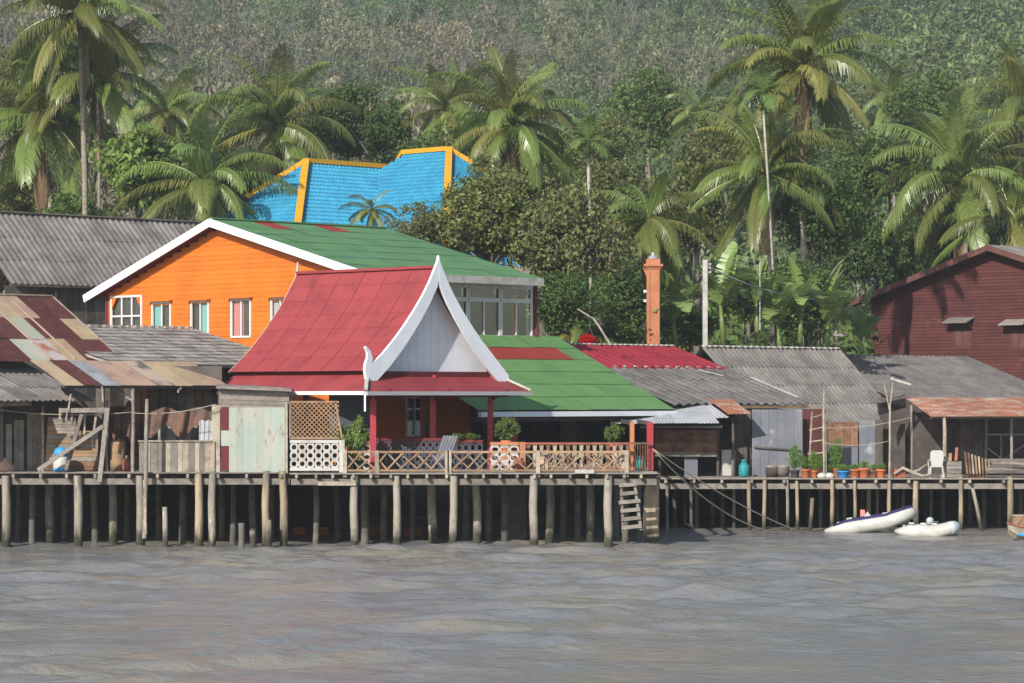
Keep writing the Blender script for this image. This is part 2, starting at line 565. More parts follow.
SHEETS = {}


def sheet_mesh(waves, per=4, seed=0):
    """A corrugated sheet, 1 x 1 in plan, wave height 1, with a turned-down front lip giving it an edge."""
    key = (waves, per, seed)
    if key in SHEETS:
        return SHEETS[key]
    n = waves * per
    v, f = [], []
    for i in range(n + 1):
        x = i / n
        z = .5 * math.sin(2 * math.pi * waves * x)
        for y, dz in ((0, 0), (1, 0), (1, -.35)):
            v.append((x, y, z + dz))
    for i in range(n):
        a, b = i * 3, (i + 1) * 3
        f.append((a, b, b + 1, a + 1))
        f.append((a + 1, b + 1, b + 2, a + 2))
    me = bpy.data.meshes.new('sheet')
    me.from_pydata(v, [], f)
    sm = [i % 2 == 0 for i in range(len(f))]
    me.polygons.foreach_set('use_smooth', sm)
    me.materials.append(None)
    SHEETS[key] = me
    return me


def roof(parent, A, U3, V3, Lu, Lv, nu, nv, matfn, amp=.05, waves=6, name='roof_sheet', jit=.012, lift=.03, over=1.05, skip=None, per=4):
    """Overlapping corrugated sheets: nu courses down the slope (U3), nv sheets along it (V3)."""
    U3, V3 = U3.normalized(), V3.normalized()
    N = U3.cross(V3)
    flip = N.z < 0
    if flip:
        N = -N
    w, ln = Lv / nv, Lu / nu
    me = sheet_mesh(waves, per)
    made = []
    for i in range(nu):
        for j in range(nv):
            if skip and skip(i, j):
                continue
            up = N * (random.uniform(0, jit) + (.006 if j % 2 and jit > .01 else 0))
            x = (V3 if flip else -V3) * (w * 1.03)
            o = A + U3 * (ln * i - (.0 if i == 0 else .02)) + V3 * (w * (j if flip else j + 1)) + up
            y = U3 * (ln * over + random.uniform(-jit, jit)) + N * (lift + random.uniform(-jit, jit) * .5)
            made.append(put(name, me, matfn(i, j), parent, frame_mx(o, x, y, N * amp)))
    return made


def siding(parent, O, along, rows, step, m, out, holes=(), name='plank', thick=.028, tilt=.016):
    """Lapped planks on a wall: rows(z) gives the run (a, b) along the wall at height z, or None; holes are (a, b, z0, z1)."""
    z = rows[0]
    while z < rows[1]:
        run = rows[2](z + step / 2)
        if run:
            spans = [run]
            for (a, b, z0, z1) in holes:
                if z0 < z + step * .5 < z1:
                    nxt = []
                    for (s, e) in spans:
                        if b <= s or a >= e:
                            nxt.append((s, e))
                        else:
                            if a > s:
                                nxt.append((s, a))
                            if b < e:
                                nxt.append((b, e))
                    spans = nxt
            for (s, e) in spans:
                if e - s < .05:
                    continue
                c = O + along * ((s + e) / 2) + Vector((0, 0, z + step / 2 - O.z)) + out * random.uniform(-.003, .003)
                zax = (ZUP * step * 1.08 - out * tilt)
                x = along * (e - s)
                y = zax.cross(x).normalized() * thick
                put(name, BOX, m, parent, frame_mx(c, x, y, zax))
        z += step


def quad_wall(parent, name, p0, p1, z0, z1, thick, m):
    """A flat upright slab between two plan points."""
    a = Vector((p0[0], p0[1], (z0 + z1) / 2))
    b = Vector((p1[0], p1[1], (z0 + z1) / 2))
    return bar(parent, name, a, b, thick, z1 - z0, m)

# ================================================================= the setting


def smooth01(t):
    t = min(max(t, 0.0), 1.0)
    return t * t * (3 - 2 * t)


def ground_z(x, y):
    z = -1.3 + 3.6 * smooth01((y - 117) / 16.0)
    z += 2.5 * smooth01((y - 140) / 45.0)
    if y > 185:
        d = y - 185
        z += 0.150 * d + 0.00011 * d * d
        z += 3.0 * math.sin(x * .045 + y * .013) * smooth01(d / 60) + 2.0 * math.sin(x * .021 - y * .024 + 1.3) * smooth01(d / 60)
        z += .05 * x * smooth01(d / 150) * (1 if x > 0 else -.25)
    return z


def make_ground():
    xs = sorted(set([-1500, -900, -500, -300, -200] + list(range(-150, 151, 6)) + [200, 300, 500, 900, 1500]))
    ys = [-400, -150, 0, 60, 100] + list(range(110, 190, 3)) + list(range(190, 700, 8)) + [760, 900, 1200, 1600]
    v = [(x, y, ground_z(x, y)) for y in ys for x in xs]
    k = len(xs)
    f = [(j * k + i, j * k + i + 1, (j + 1) * k + i + 1, (j + 1) * k + i) for j in range(len(ys) - 1) for i in range(k - 1)]
    o = put('hillside_ground', np_mesh('hillside_ground', v, f, True), M['soil'])
    tag(o, 'wooded slope and muddy shore rising behind the houses', 'ground', kind='structure')


make_ground()


def water_material():
    m = bpy.data.materials.new('muddy_water')
    m.use_nodes = True
    n, l = m.node_tree.nodes, m.node_tree.links
    bs = n['Principled BSDF']
    geo = n.new('ShaderNodeNewGeometry')

    def noise(scale, detail, stretch):
        mp = n.new('ShaderNodeMapping')
        mp.inputs['Scale'].default_value = stretch
        l.new(geo.outputs['Position'], mp.inputs['Vector'])
        t = n.new('ShaderNodeTexNoise')
        t.inputs['Scale'].default_value = scale
        t.inputs['Detail'].default_value = detail
        t.inputs['Roughness'].default_value = .62
        l.new(mp.outputs[0], t.inputs['Vector'])
        return t.outputs[0]
    mr = n.new('ShaderNodeMapRange')
    mr.inputs['From Min'].default_value = .46
    mr.inputs['From Max'].default_value = .70
    l.new(noise(.30, 4, (.7, .8, 1)), mr.inputs['Value'])
    mx = n.new('ShaderNodeMix')
    mx.data_type = 'RGBA'
    mx.inputs[6].default_value = (.182, .182, .176, 1)
    mx.inputs[7].default_value = (.245, .214, .158, 1)
    l.new(mr.outputs[0], mx.inputs[0])
    l.new(mx.outputs[2], bs.inputs['Base Color'])
    bs.inputs['Roughness'].default_value = .15
    bs.inputs['IOR'].default_value = 1.33
    bs.inputs['Specular IOR Level'].default_value = .5
    b1 = n.new('ShaderNodeBump')
    b1.inputs['Strength'].default_value = .9
    b1.inputs['Distance'].default_value = .08
    l.new(noise(3.6, 6, (.8, 1, 1)), b1.inputs['Height'])
    b2 = n.new('ShaderNodeBump')
    b2.inputs['Strength'].default_value = .8
    b2.inputs['Distance'].default_value = .03
    l.new(noise(14.0, 4, (.8, 1, 1)), b2.inputs['Height'])
    l.new(b1.outputs[0], b2.inputs['Normal'])
    l.new(b2.outputs[0], bs.inputs['Normal'])
    return m


def make_water():
    xs = np.concatenate([[-1500, -600, -250, -120, -70, -45], np.arange(-30, 30.01, .17), [45, 70, 120, 250, 600, 1500]])
    ys = np.concatenate([[-400, -150, -50, 0, 25, 40], np.arange(46, 113, .21), np.arange(113.5, 134, 1.5)])
    X, Y = np.meshgrid(xs, ys)
    Z = np.zeros_like(X)
    r = np.random.default_rng(5)
    for i in range(46):
        lam = 0.8 * (6.0 ** r.random())
        ang = math.radians(-80 + r.normal() * 26)
        k = 2 * math.pi / lam
        a = .0098 * lam ** .8 * r.uniform(.5, 1.2)
        ph = r.uniform(0, 6.28)
        arg = (X * math.cos(ang) + Y * math.sin(ang)) * k + ph
        Z += a * (np.sin(arg) + .25 * np.sin(2 * arg + .5))
    gust = .75 + .3 * np.sin(X * .11 + 1) * np.sin(Y * .09) + .2 * np.sin(X * .31 - Y * .17)
    calm = np.clip((112 - Y) / 16, .45, 1)
    fade = np.clip((34 - np.abs(X)) / 6, 0, 1)
    Z = Z * gust * calm * fade
    v = np.stack([X, Y, Z], -1).reshape(-1, 3)
    k = len(xs)
    j, i = np.meshgrid(np.arange(len(ys) - 1), np.arange(k - 1), indexing='ij')
    a = (j * k + i).ravel()
    q = np.stack([a, a + 1, a + k + 1, a + k], -1)
    o = put('water', np_mesh('water', v, q, True), water_material())
    tag(o, 'choppy muddy grey brown water in front of the stilt houses', 'water', kind='structure')


make_water()

# ---------------------------------------------------------------- leaf crowns (arrays, unit radius)


def crown_arrays(seed, clumps, leaves, size, lump=.25, flat=.8, inner=.35):
    r = np.random.default_rng(seed)
    d = r.normal(size=(clumps, 3))
    d /= np.linalg.norm(d, axis=1)[:, None]
    rad = inner + (1 - inner) * r.random(clumps) ** .45
    ph = r.uniform(0, 6.28, (3, 3))
    lob = 1 + lump * (np.sin(d[:, 0] * 3 + ph[0, 0]) * np.sin(d[:, 1] * 3 + ph[0, 1]) + .7 * np.sin(d[:, 2] * 4 + ph[0, 2]) + .4 * r.normal(size=clumps) * .6)
    cen = d * (rad * lob * .84)[:, None]
    cen[:, 2] *= flat
    crad = r.uniform(.13, .27, clumps)
    ci = np.repeat(np.arange(clumps), leaves)
    n = len(ci)
    ld = r.normal(size=(n, 3))
    ld /= np.linalg.norm(ld, axis=1)[:, None]
    pos = cen[ci] + ld * (crad[ci] * r.random(n) ** .35)[:, None] * np.array([1, 1, .75])
    nrm = ld * .7 + np.array([0, 0, .55]) + r.normal(size=(n, 3)) * .55
    nrm /= np.linalg.norm(nrm, axis=1)[:, None]
    t = np.cross(nrm, r.normal(size=(n, 3)))
    t /= np.linalg.norm(t, axis=1)[:, None] + 1e-9
    b = np.cross(nrm, t)
    s = size * r.uniform(.6, 1.35, n)
    a_, b_ = t * (s * .95)[:, None], b * (s * .52)[:, None]
    fold = nrm * (s * .18)[:, None]
    v = np.stack([pos - a_, pos + b_ * .9 + fold, pos + a_, pos - b_ * .9 + fold], 1).reshape(-1, 3)
    q = np.arange(n * 4).reshape(n, 4)
    return v, q


# ---------------------------------------------------------------- the far wood on the hill (one mass)
def make_hill_wood():
    r = np.random.default_rng(21)
    kinds = [crown_arrays(300 + i, 36, 12, .088, lump=.4, flat=.95, inner=.15) for i in range(5)]
    kinds_g = [crown_arrays(320 + i, 40, 15, .072, lump=.3, flat=.85, inner=.3) for i in range(4)]
    acc = {'scrub': [], 'green': []}
    tints = {'scrub': [], 'green': []}
    y = 205.0
    while y < 640:
        step = 3.6 + (y - 205) * .010
        half = y * .182 + 16
        x = -half
        while x < half:
            xx, yy = x + r.uniform(-1.6, 1.6), y + r.uniform(-1.8, 1.8)
            z = ground_z(xx, yy)
            px = CX + FOC * xx / yy
            py = HY - (z + 6 - CAMZ) * FOC / yy
            greenish = (px > 820) or (py < 22 and 200 < px) or (py > 95 and px > 560) or (420 < px < 560 and py > 60 and r.random() < .3)
            if not greenish and r.random() < .10:
                greenish = True
            if px > 700 and not greenish and r.random() < .25:
                greenish = True
            s = r.uniform(2.0, 3.6) * ((1.6 if px > 720 else 1.25) if greenish else .95)
            tall = r.uniform(.9, 1.4) if greenish else r.uniform(1.2, 2.0)
            v, q = (kinds_g if greenish else kinds)[r.integers(4)]
            a = r.uniform(0, 6.28)
            c, sn = math.cos(a), math.sin(a)
            w = np.stack([(v[:, 0] * c - v[:, 1] * sn) * s + xx, (v[:, 0] * sn + v[:, 1] * c) * s + yy, v[:, 2] * s * tall + z + s * tall * .8 + r.uniform(0, 1.5)], -1)
            acc['green' if greenish else 'scrub'].append(w)
            tints['green' if greenish else 'scrub'].append(np.full(len(w), r.uniform(.62, 1.4), dtype=np.float32))
            x += step * r.uniform(.75, 1.3) * ((1.45 if px > 720 else 1.2) if greenish else 1)
        y += step * 1.15
    for key, name, mt, label in (('scrub', 'hillside_scrub', 'hill_leaf', 'grey green scrubby wood covering the hazy hillside'),
                                 ('green', 'hillside_canopy', 'hill_leaf_green', 'dark green tree canopy on the far hillside')):
        vv = np.concatenate(acc[key])
        qq = np.arange(len(vv)).reshape(-1, 4)
        me = np_mesh(name, vv, qq)
        me.attributes.new('tint', 'FLOAT', 'POINT').data.foreach_set('value', np.concatenate(tints[key]))
        o = put(name, me, M[mt])
        tag(o, label, 'forest', kind='stuff')
    # pale bare branches
    vs, fs = [], []
    rr = random.Random(4)
    for i in range(700):
        y = rr.uniform(225, 560)
        x = rr.uniform(-.178, .178) * y
        px = CX + FOC * x / y
        if px > 800 and rr.random() < .72:
            continue
        z = ground_z(x, y)
        h = rr.uniform(5, 9.5)
        base = Vector((x, y, z))

        def stick(p, q, r0, r1):
            d = (q - p).normalized()
            a = d.cross(Vector((0, 1, .2))).normalized()
            b = d.cross(a)
            k = len(vs)
            for pt, rad in ((p, r0), (q, r1)):
                for an in (0, 2.094, 4.189):
                    vs.append(pt + a * (math.cos(an) * rad) + b * (math.sin(an) * rad))
            for e in range(3):
                fs.append((k + e, k + (e + 1) % 3, k + 3 + (e + 1) % 3, k + 3 + e))
        fork = base + Vector((rr.uniform(-.6, .6), 0, h * .5))
        stick(base, fork, .075, .06)
        for b in range(rr.randint(4, 7)):
            an = rr.uniform(0, 6.28)
            tip = fork + Vector((math.cos(an) * rr.uniform(.5, 2.2), math.sin(an) * 1.2, h * rr.uniform(.3, .62)))
            mid = fork.lerp(tip, .5) + Vector((rr.uniform(-.3, .3), 0, .2))
            stick(fork, mid, .05, .036)
            stick(mid, tip, .036, .012)
            for c in range(2):
                t2 = mid + Vector((rr.uniform(-1.1, 1.1), rr.uniform(-.6, .6), rr.uniform(.6, 1.8)))
                stick(mid, t2, .03, .01)
    o = put('hillside_bare_branches', np_mesh('bare', [tuple(v) for v in vs], fs), M['bark_pale'])
    tag(o, 'pale bare branches standing out of the hillside scrub', 'branches', kind='stuff')


make_hill_wood()

# ---------------------------------------------------------------- broadleaf trees
CROWNS = {}
for _k, (_c, _l, _s, _lump, _flat, _inn) in enumerate([(180, 58, .042, .24, .85, .3), (200, 52, .040, .3, .8, .25), (160, 62, .044, .2, .95, .3),
                                                      (190, 54, .040, .34, .75, .25), (100, 44, .075, .25, .9, .3), (130, 38, .05, .38, .9, .15)]):
    _v, _q = crown_arrays(40 + _k, _c, _l, _s, _lump, _flat, _inn)
    CROWNS[_k] = np_mesh('crown_%d' % _k, _v, _q)
    CROWNS[_k].materials.append(None)


def tree_trunk(root, base, top, r, m, seed):
    rr = random.Random(seed)
    vs, fs = [], []

    def add(path, radii):
        v, f = tube_verts(path, radii, 6)
        k = len(vs)
        vs.extend(v)
        fs.extend([tuple(i + k for i in q) for q in f])
    h = top - base
    mid = base + h * .5 + Vector((rr.uniform(-.3, .3), rr.uniform(-.3, .3), 0))
    add([base, mid, top], [r, r * .8, r * .35])
    L = h.length
    for i in range(6):
        an = rr.uniform(0, 6.28)
        s = base.lerp(top, rr.uniform(.45, .8))
        e = s + Vector((math.cos(an) * L * .13, math.sin(an) * L * .13, L * rr.uniform(.1, .2)))
        add([s, s.lerp(e, .5) + Vector((0, 0, .15)), e], [r * .45, r * .3, r * .1])
    return raw('trunk', vs, fs, m, root, smooth=True, loc=base)


def tree(name, label, px, py, rx, ry, d, leaf, crown, cat='tree', group=None, seed=0, bark='bark'):
    """A broadleaf tree whose crown is centred at px, py with half-width rx and half-height ry (all picture pixels at distance d)."""
    c = P(px, py, d)
    sx, sz = rx * d / FOC, ry * d / FOC
    gz = min(ground_z(c.x, c.y), c.z - sz * .9)
    base = Vector((c.x, c.y, gz))
    t = thing(name, label, cat, base, group)
    tree_trunk(t, base, c + Vector((0, 0, sz * .3)), max(.12, sx * .08), M[bark], seed + int(px))
    mx = Matrix.Translation(c) @ Matrix.Rotation((seed + px) * 1.7, 4, 'Z') @ Matrix.Diagonal((sx, sx, sz * 1.1, 1))
    put('crown', CROWNS[crown], M[leaf], t, mx)
    return t


# ---------------------------------------------------------------- palms
def frond_mesh(el0, droop, seed, leaf=.23, n=58, stiff=.42, hang=1.0, width=.0070):
    r = random.Random(seed)
    pts, tans = [], []
    p = Vector((0, 0, 0))
    steps = 16
    for i in range(steps + 1):
        s = i / steps
        a = el0 - droop * s ** 1.35
        t = Vector((math.cos(a), 0, math.sin(a)))
        pts.append(p.copy())
        tans.append(t)
        p = p + t / steps
    v, f = tube_verts(pts, [.014 * (1 - .85 * i / steps) for i in range(steps + 1)], 4)
    v = list(v)
    f = [q for q in f if len(q) == 4]

    def atp(s):
        k = min(int(s * steps), steps - 1)
        u = s * steps - k
        return pts[k].lerp(pts[k + 1], u), tans[k].lerp(tans[k + 1], u).normalized()
    for side in (-1, 1):
        for i in range(n):
            s = .10 + .9 * (i + r.uniform(-.3, .3)) / n
            s = min(max(s, .08), .999)
            c, t = atp(s)
            ln = leaf * (math.sin(math.pi * (.16 + .78 * s)) ** .7) * r.uniform(.8, 1.12)
            sv = Vector((0, side, 0))
            upv = t.cross(Vector((0, 1, 0)))
            if upv.z < 0:
                upv = -upv
            d0 = (sv * .8 + t * (.45 + .5 * s) + upv * (.30 * stiff)).normalized()
            d0 = (d0 + Vector((0, 0, -.28 * hang))).normalized()
            d1 = (d0 * stiff + Vector((0, 0, -1)) * (1 - stiff) * 1.1 * hang + Vector((r.uniform(-.12, .12), r.uniform(-.12, .12), 0))).normalized()
            a = c
            b = c + d0 * ln * .5
            e = b + d1 * ln * .5
            wv = (t - d0 * t.dot(d0)).normalized() * (width * (1 - .3 * s))
            k = len(v)
            v += [a - wv * .6, a + wv * .6, b + wv, b - wv, e + wv * .25, e - wv * .25]
            f += [(k, k + 1, k + 2, k + 3), (k + 3, k + 2, k + 4, k + 5)]
    me = bpy.data.meshes.new('frond')
    me.from_pydata([tuple(x) for x in v], [], f)
    me.materials.append(None)
    return me


R_ = math.radians
COCO_FRONDS = [[frond_mesh(R_(e), R_(dr), 100 + i * 7 + k, leaf=.225 + .025 * k, hang=hg) for k in range(2)]
               for i, (e, dr, hg) in enumerate([(84, 45, .5), (70, 78, .7), (52, 92, .9), (30, 92, 1.0), (8, 78, 1.1), (-18, 58, 1.15), (-45, 36, 1.2)])]
ARECA_FRONDS = [[frond_mesh(R_(e), R_(dr), 200 + i * 7 + k, leaf=.40, n=24, stiff=.6, hang=.8, width=.019) for k in range(2)]
                for i, (e, dr) in enumerate([(80, 60), (55, 95), (30, 110), (5, 95)])]


def icosphere(r):
    import bmesh
    bm = bmesh.new()
    bmesh.ops.create_icosphere(bm, subdivisions=1, radius=r)
    me = bpy.data.meshes.new('nut')
    bm.to_mesh(me)
    bm.free()
    me.polygons.foreach_set('use_smooth', [True] * len(me.polygons))
    me.materials.append(None)
    return me


NUT = icosphere(.14)


def palm(name, label, px, py, rad, d, bx=None, n=24, nuts=0, seed=0, dead=2, trunk_r=.15, up=1.0, group='coconut palms behind the houses', wind=0.0, yellow=.12):
    """A coconut palm: crown centre px, py; frond reach rad in pixels; bx is the picture column of the trunk's foot."""
    rr = random.Random(seed * 13 + int(px))
    c = P(px, py, d)
    bx = px if bx is None else bx
    foot = Vector(((bx - CX) * d / FOC, d, 0))
    foot.z = ground_z(foot.x, foot.y) - .2
    t = thing(name, label, 'palm tree', foot, group)
    k = 9
    path = []
    for i in range(k):
        s = i / (k - 1)
        p = foot.lerp(c, s)
        p.x += math.sin(s * math.pi) * .25 * rr.uniform(.6, 1)
        path.append(p)
    rads = [trunk_r * (1.35 if i == 0 else 1 - .25 * i / k) for i in range(k)]
    tube(t, 'trunk', path, rads, M['palm_trunk'], 9)
    n = int(n * 1.35)
    L = rad * d / FOC * 1.32
    ga = 2.39996
    lean = Matrix.Rotation(rr.uniform(-.16, .16), 4, 'Y') @ Matrix.Rotation(rr.uniform(-.12, .12), 4, 'X')
    for i in range(n):
        s = (i + .5) / n
        lev = s ** (1.05 / up) * (len(COCO_FRONDS) - .6)
        kk = int(lev)
        me = COCO_FRONDS[kk][rr.randint(0, 1)]
        az = i * ga + rr.uniform(-.25, .25)
        ln = L * rr.uniform(.88, 1.1) * (1.0 if kk else .85)
        m = M['frond_yellow'] if (kk >= 4 and rr.random() < yellow * 2) or rr.random() < yellow * .3 else M['frond']
        mx = Matrix.Translation(c + Vector((0, 0, .1))) @ lean @ Matrix.Rotation(az, 4, 'Z') @ Matrix.Rotation(rr.uniform(-.12, .12) + wind, 4, 'Y') @ Matrix.Rotation(rr.uniform(-.4, .4), 4, 'X') @ Matrix.Diagonal((ln, ln * rr.uniform(.7, 1.15), ln, 1))
        put('frond', me, m, t, mx)
    for i in range(dead):
        az = rr.uniform(0, 6.28)
        mx = Matrix.Translation(c - Vector((0, 0, .25))) @ Matrix.Rotation(az, 4, 'Z') @ Matrix.Rotation(.5, 4, 'Y') @ Matrix.Diagonal((L * .8, L * .6, L * .8, 1))
        put('frond', COCO_FRONDS[6][0], M['frond_dead'], t, mx)
    for i in range(nuts):
        az = rr.uniform(0, 6.28)
        q = c + Vector((math.cos(az) * .34, math.sin(az) * .34, -.25 - rr.uniform(0, .4)))
        put('coconut', NUT, M['coconut'], t, Matrix.Translation(q) @ Matrix.Scale(rr.uniform(.8, 1.15), 4))
    return t


def areca(name, label, px, py, rad, d, bx, n=11, seed=0, trunk_r=.075):
    rr = random.Random(seed + int(px))
    c = P(px, py, d)
    foot = Vector(((bx - CX) * d / FOC, d, 0))
    foot.z = ground_z(foot.x, foot.y) - .2
    t = thing(name, label, 'palm tree', foot, 'slender betel palms')
    path = [foot.lerp(c, i / 5) + Vector((math.sin(i / 5 * 3.1) * .12, 0, 0)) for i in range(6)]
    tube(t, 'trunk', path, trunk_r, M['areca_trunk'], 8)
    tube(t, 'crownshaft', [c - Vector((0, 0, .1)), c + Vector((0, 0, .35)), c + Vector((0, 0, .75))], [trunk_r * 1.15, trunk_r * 1.5, trunk_r * .8], M['areca'], 8)
    L = rad * d / FOC * 1.2
    for i in range(n):
        kk = min(int((i + .5) / n * 4), 3)
        mx = Matrix.Translation(c + Vector((0, 0, .6))) @ Matrix.Rotation(i * 2.39996 + rr.uniform(-.3, .3), 4, 'Z') @ Matrix.Diagonal((L, L, L, 1))
        put('frond', ARECA_FRONDS[kk][i % 2], M['areca'], t, mx)
    return t


def banana_leaf(el0, droop, seed):
    r = random.Random(seed)
    steps = 18
    p = Vector((0, 0, 0))
    v, f = [], []
    rows = []
    for i in range(steps + 1):
        s = i / steps
        a = el0 - droop * s ** 1.6
        t = Vector((math.cos(a), 0, math.sin(a)))
        up = Vector((-math.sin(a), 0, math.cos(a)))
        w = .012 if s < .16 else .155 * math.sin(math.pi * min(1, (s - .14) / .88) ** .75) ** .6 + .004
        rows.append((p.copy(), t, up, w))
        p = p + t / steps
    for side in (-1, 1):
        for i in range(steps):
            (p0, t0, u0, w0), (p1, t1, u1, w1) = rows[i], rows[i + 1]
            sag = r.uniform(.02, .35)
            gap = .0 if r.random() < .55 else .35
            k = len(v)
            q1 = p0.lerp(p1, 1 - gap)
            e0 = p0 + Vector((0, side * w0, 0)) + u0 * (w0 * .25) - Vector((0, 0, w0 * sag)) + t0 * w0 * .3
            e1 = q1 + Vector((0, side * w1, 0)) + u1 * (w1 * .25) - Vector((0, 0, w1 * sag)) + t1 * w1 * .3
            v += [p0, p1, e1, e0]
            f.append((k, k + 1, k + 2, k + 3))
    me = bpy.data.meshes.new('leaf')
    me.from_pydata([tuple(x) for x in v], [], f)
    me.materials.append(None)
    return me


BANANA = [banana_leaf(R_(e), R_(dr), 60 + i) for i, (e, dr) in enumerate([(86, 25), (78, 60), (66, 95), (50, 110), (72, 75)])]


def banana(label, px, py_foot, h, d, n=8, seed=0):
    """A banana plant; h is its stem height in pixels."""
    rr = random.Random(seed)
    foot = P(px, py_foot, d)
    t = thing('banana_plant', label, 'banana plant', foot, 'banana plants behind the grey roofs')
    top = foot + Vector((rr.uniform(-.2, .2), 0, h * d / FOC))
    tube(t, 'stem', [foot, foot.lerp(top, .5), top], [.14, .12, .07], M['banana'], 8)
    for i in range(n):
        L = rr.uniform(2.2, 3.2)
        az = i * 2.39996 + seed
        mx = Matrix.Translation(top - Vector((0, 0, .15))) @ Matrix.Rotation(az, 4, 'Z') @ Matrix.Rotation(rr.uniform(-.2, .2), 4, 'X') @ Matrix.Diagonal((L, L, L, 1))
        put('leaf', BANANA[i % 5], M['banana'], t, mx)
    return t

# ================================================================= vegetation
palm('coconut_palm', 'tall coconut palm with bare grey trunk rising over the left grey roof', 80, 15, 82, 147, bx=84, n=26, seed=1, nuts=5, trunk_r=.17)
palm('coconut_palm', 'coconut palm with pale thin trunk just right of the tallest left palm', 97, 78, 70, 151, bx=95, n=18, seed=2, nuts=4, dead=3, trunk_r=.10)
palm('coconut_palm', 'wide coconut palm with drooping fronds at the left picture edge', 42, 118, 85, 153, bx=62, n=24, seed=3, dead=4)
palm('coconut_palm', 'low coconut palm whose crown opens above the orange gable peak', 205, 186, 80, 144, bx=207, n=20, seed=4, nuts=4, up=1.5)
palm('coconut_palm', 'coconut palm left of the round dark tree, above the blue roof', 276, 128, 78, 163, bx=280, n=22, seed=5, nuts=4, up=1.3)
palm('coconut_palm', 'hazy coconut palm with upright fronds between the left palms and the scrub hill', 168, 112, 48, 165, bx=168, n=15, seed=6, up=1.7, dead=1)
palm('coconut_palm', 'bushy coconut palm right of the blue roof, showing yellow fronds', 512, 128, 72, 152, bx=514, n=26, seed=7, nuts=6, up=1.3)
palm('coconut_palm', 'coconut palm half hidden behind the palm by the blue roof', 448, 112, 55, 168, bx=450, n=18, seed=8, up=1.2)
palm('coconut_palm', 'coconut palm above the orange pillar with yellow nuts', 648, 222, 62, 131, bx=650, n=17, seed=9, nuts=6, up=1.9)
palm('coconut_palm', 'tallest right coconut palm with heavy hanging fronds and yellow nuts', 803, 72, 84, 149, bx=800, n=27, seed=10, nuts=12, dead=3, trunk_r=.2)
palm('coconut_palm', 'coconut palm behind the thin leaning betel trunk, fronds reaching left', 765, 176, 74, 141, bx=772, n=22, seed=11, nuts=7, dead=3)
palm('coconut_palm', 'large coconut palm behind the red house with clustered nuts', 962, 182, 84, 172, bx=966, n=27, seed=12, nuts=9)
palm('coconut_palm', 'coconut palm cut by the right picture edge above the red roof', 1018, 112, 70, 176, bx=1020, n=20, seed=13)
palm('coconut_palm', 'low coconut palm spreading just above the red house ridge', 1012, 224, 70, 170, bx=1012, n=15, seed=14, up=1.4)
palm('coconut_palm', 'small hazy coconut palm far back right of the round hill tree', 700, 112, 34, 205, bx=700, n=14, seed=15, up=1.5, dead=0)
palm('coconut_palm', 'faint coconut palm far back between the two right palms', 892, 100, 40, 205, bx=892, n=14, seed=16, up=1.3, dead=0)
palm('coconut_palm', 'low young palm peeping over the lower edge of the blue roof', 372, 212, 26, 134, bx=372, n=12, seed=17, up=2.2, dead=0, trunk_r=.1)
palm('coconut_palm', 'stemless young palm behind the upper green roof end', 578, 338, 52, 126, bx=578, n=13, seed=18, up=3.0, dead=0, trunk_r=.1)
areca('betel_palm', 'betel palm with very thin pale leaning trunk in front of the tall right palm', 763, 108, 28, 138, 779, seed=1, n=13, trunk_r=.055)
areca('betel_palm', 'betel palm with thick pale trunk right of the leaning one', 802, 198, 36, 142, 802, seed=2, n=13, trunk_r=.14)
areca('betel_palm', 'betel palm with straight thin trunk, left of the pair by the red house', 870, 182, 34, 178, 871, seed=3, n=12)
areca('betel_palm', 'betel palm with straight thin trunk, right of the pair by the red house', 889, 190, 28, 180, 892, seed=4, n=11)
areca('betel_palm', 'short betel palm among the trees right of the yellow fronded palm', 588, 156, 28, 138, 588, seed=5, n=11)

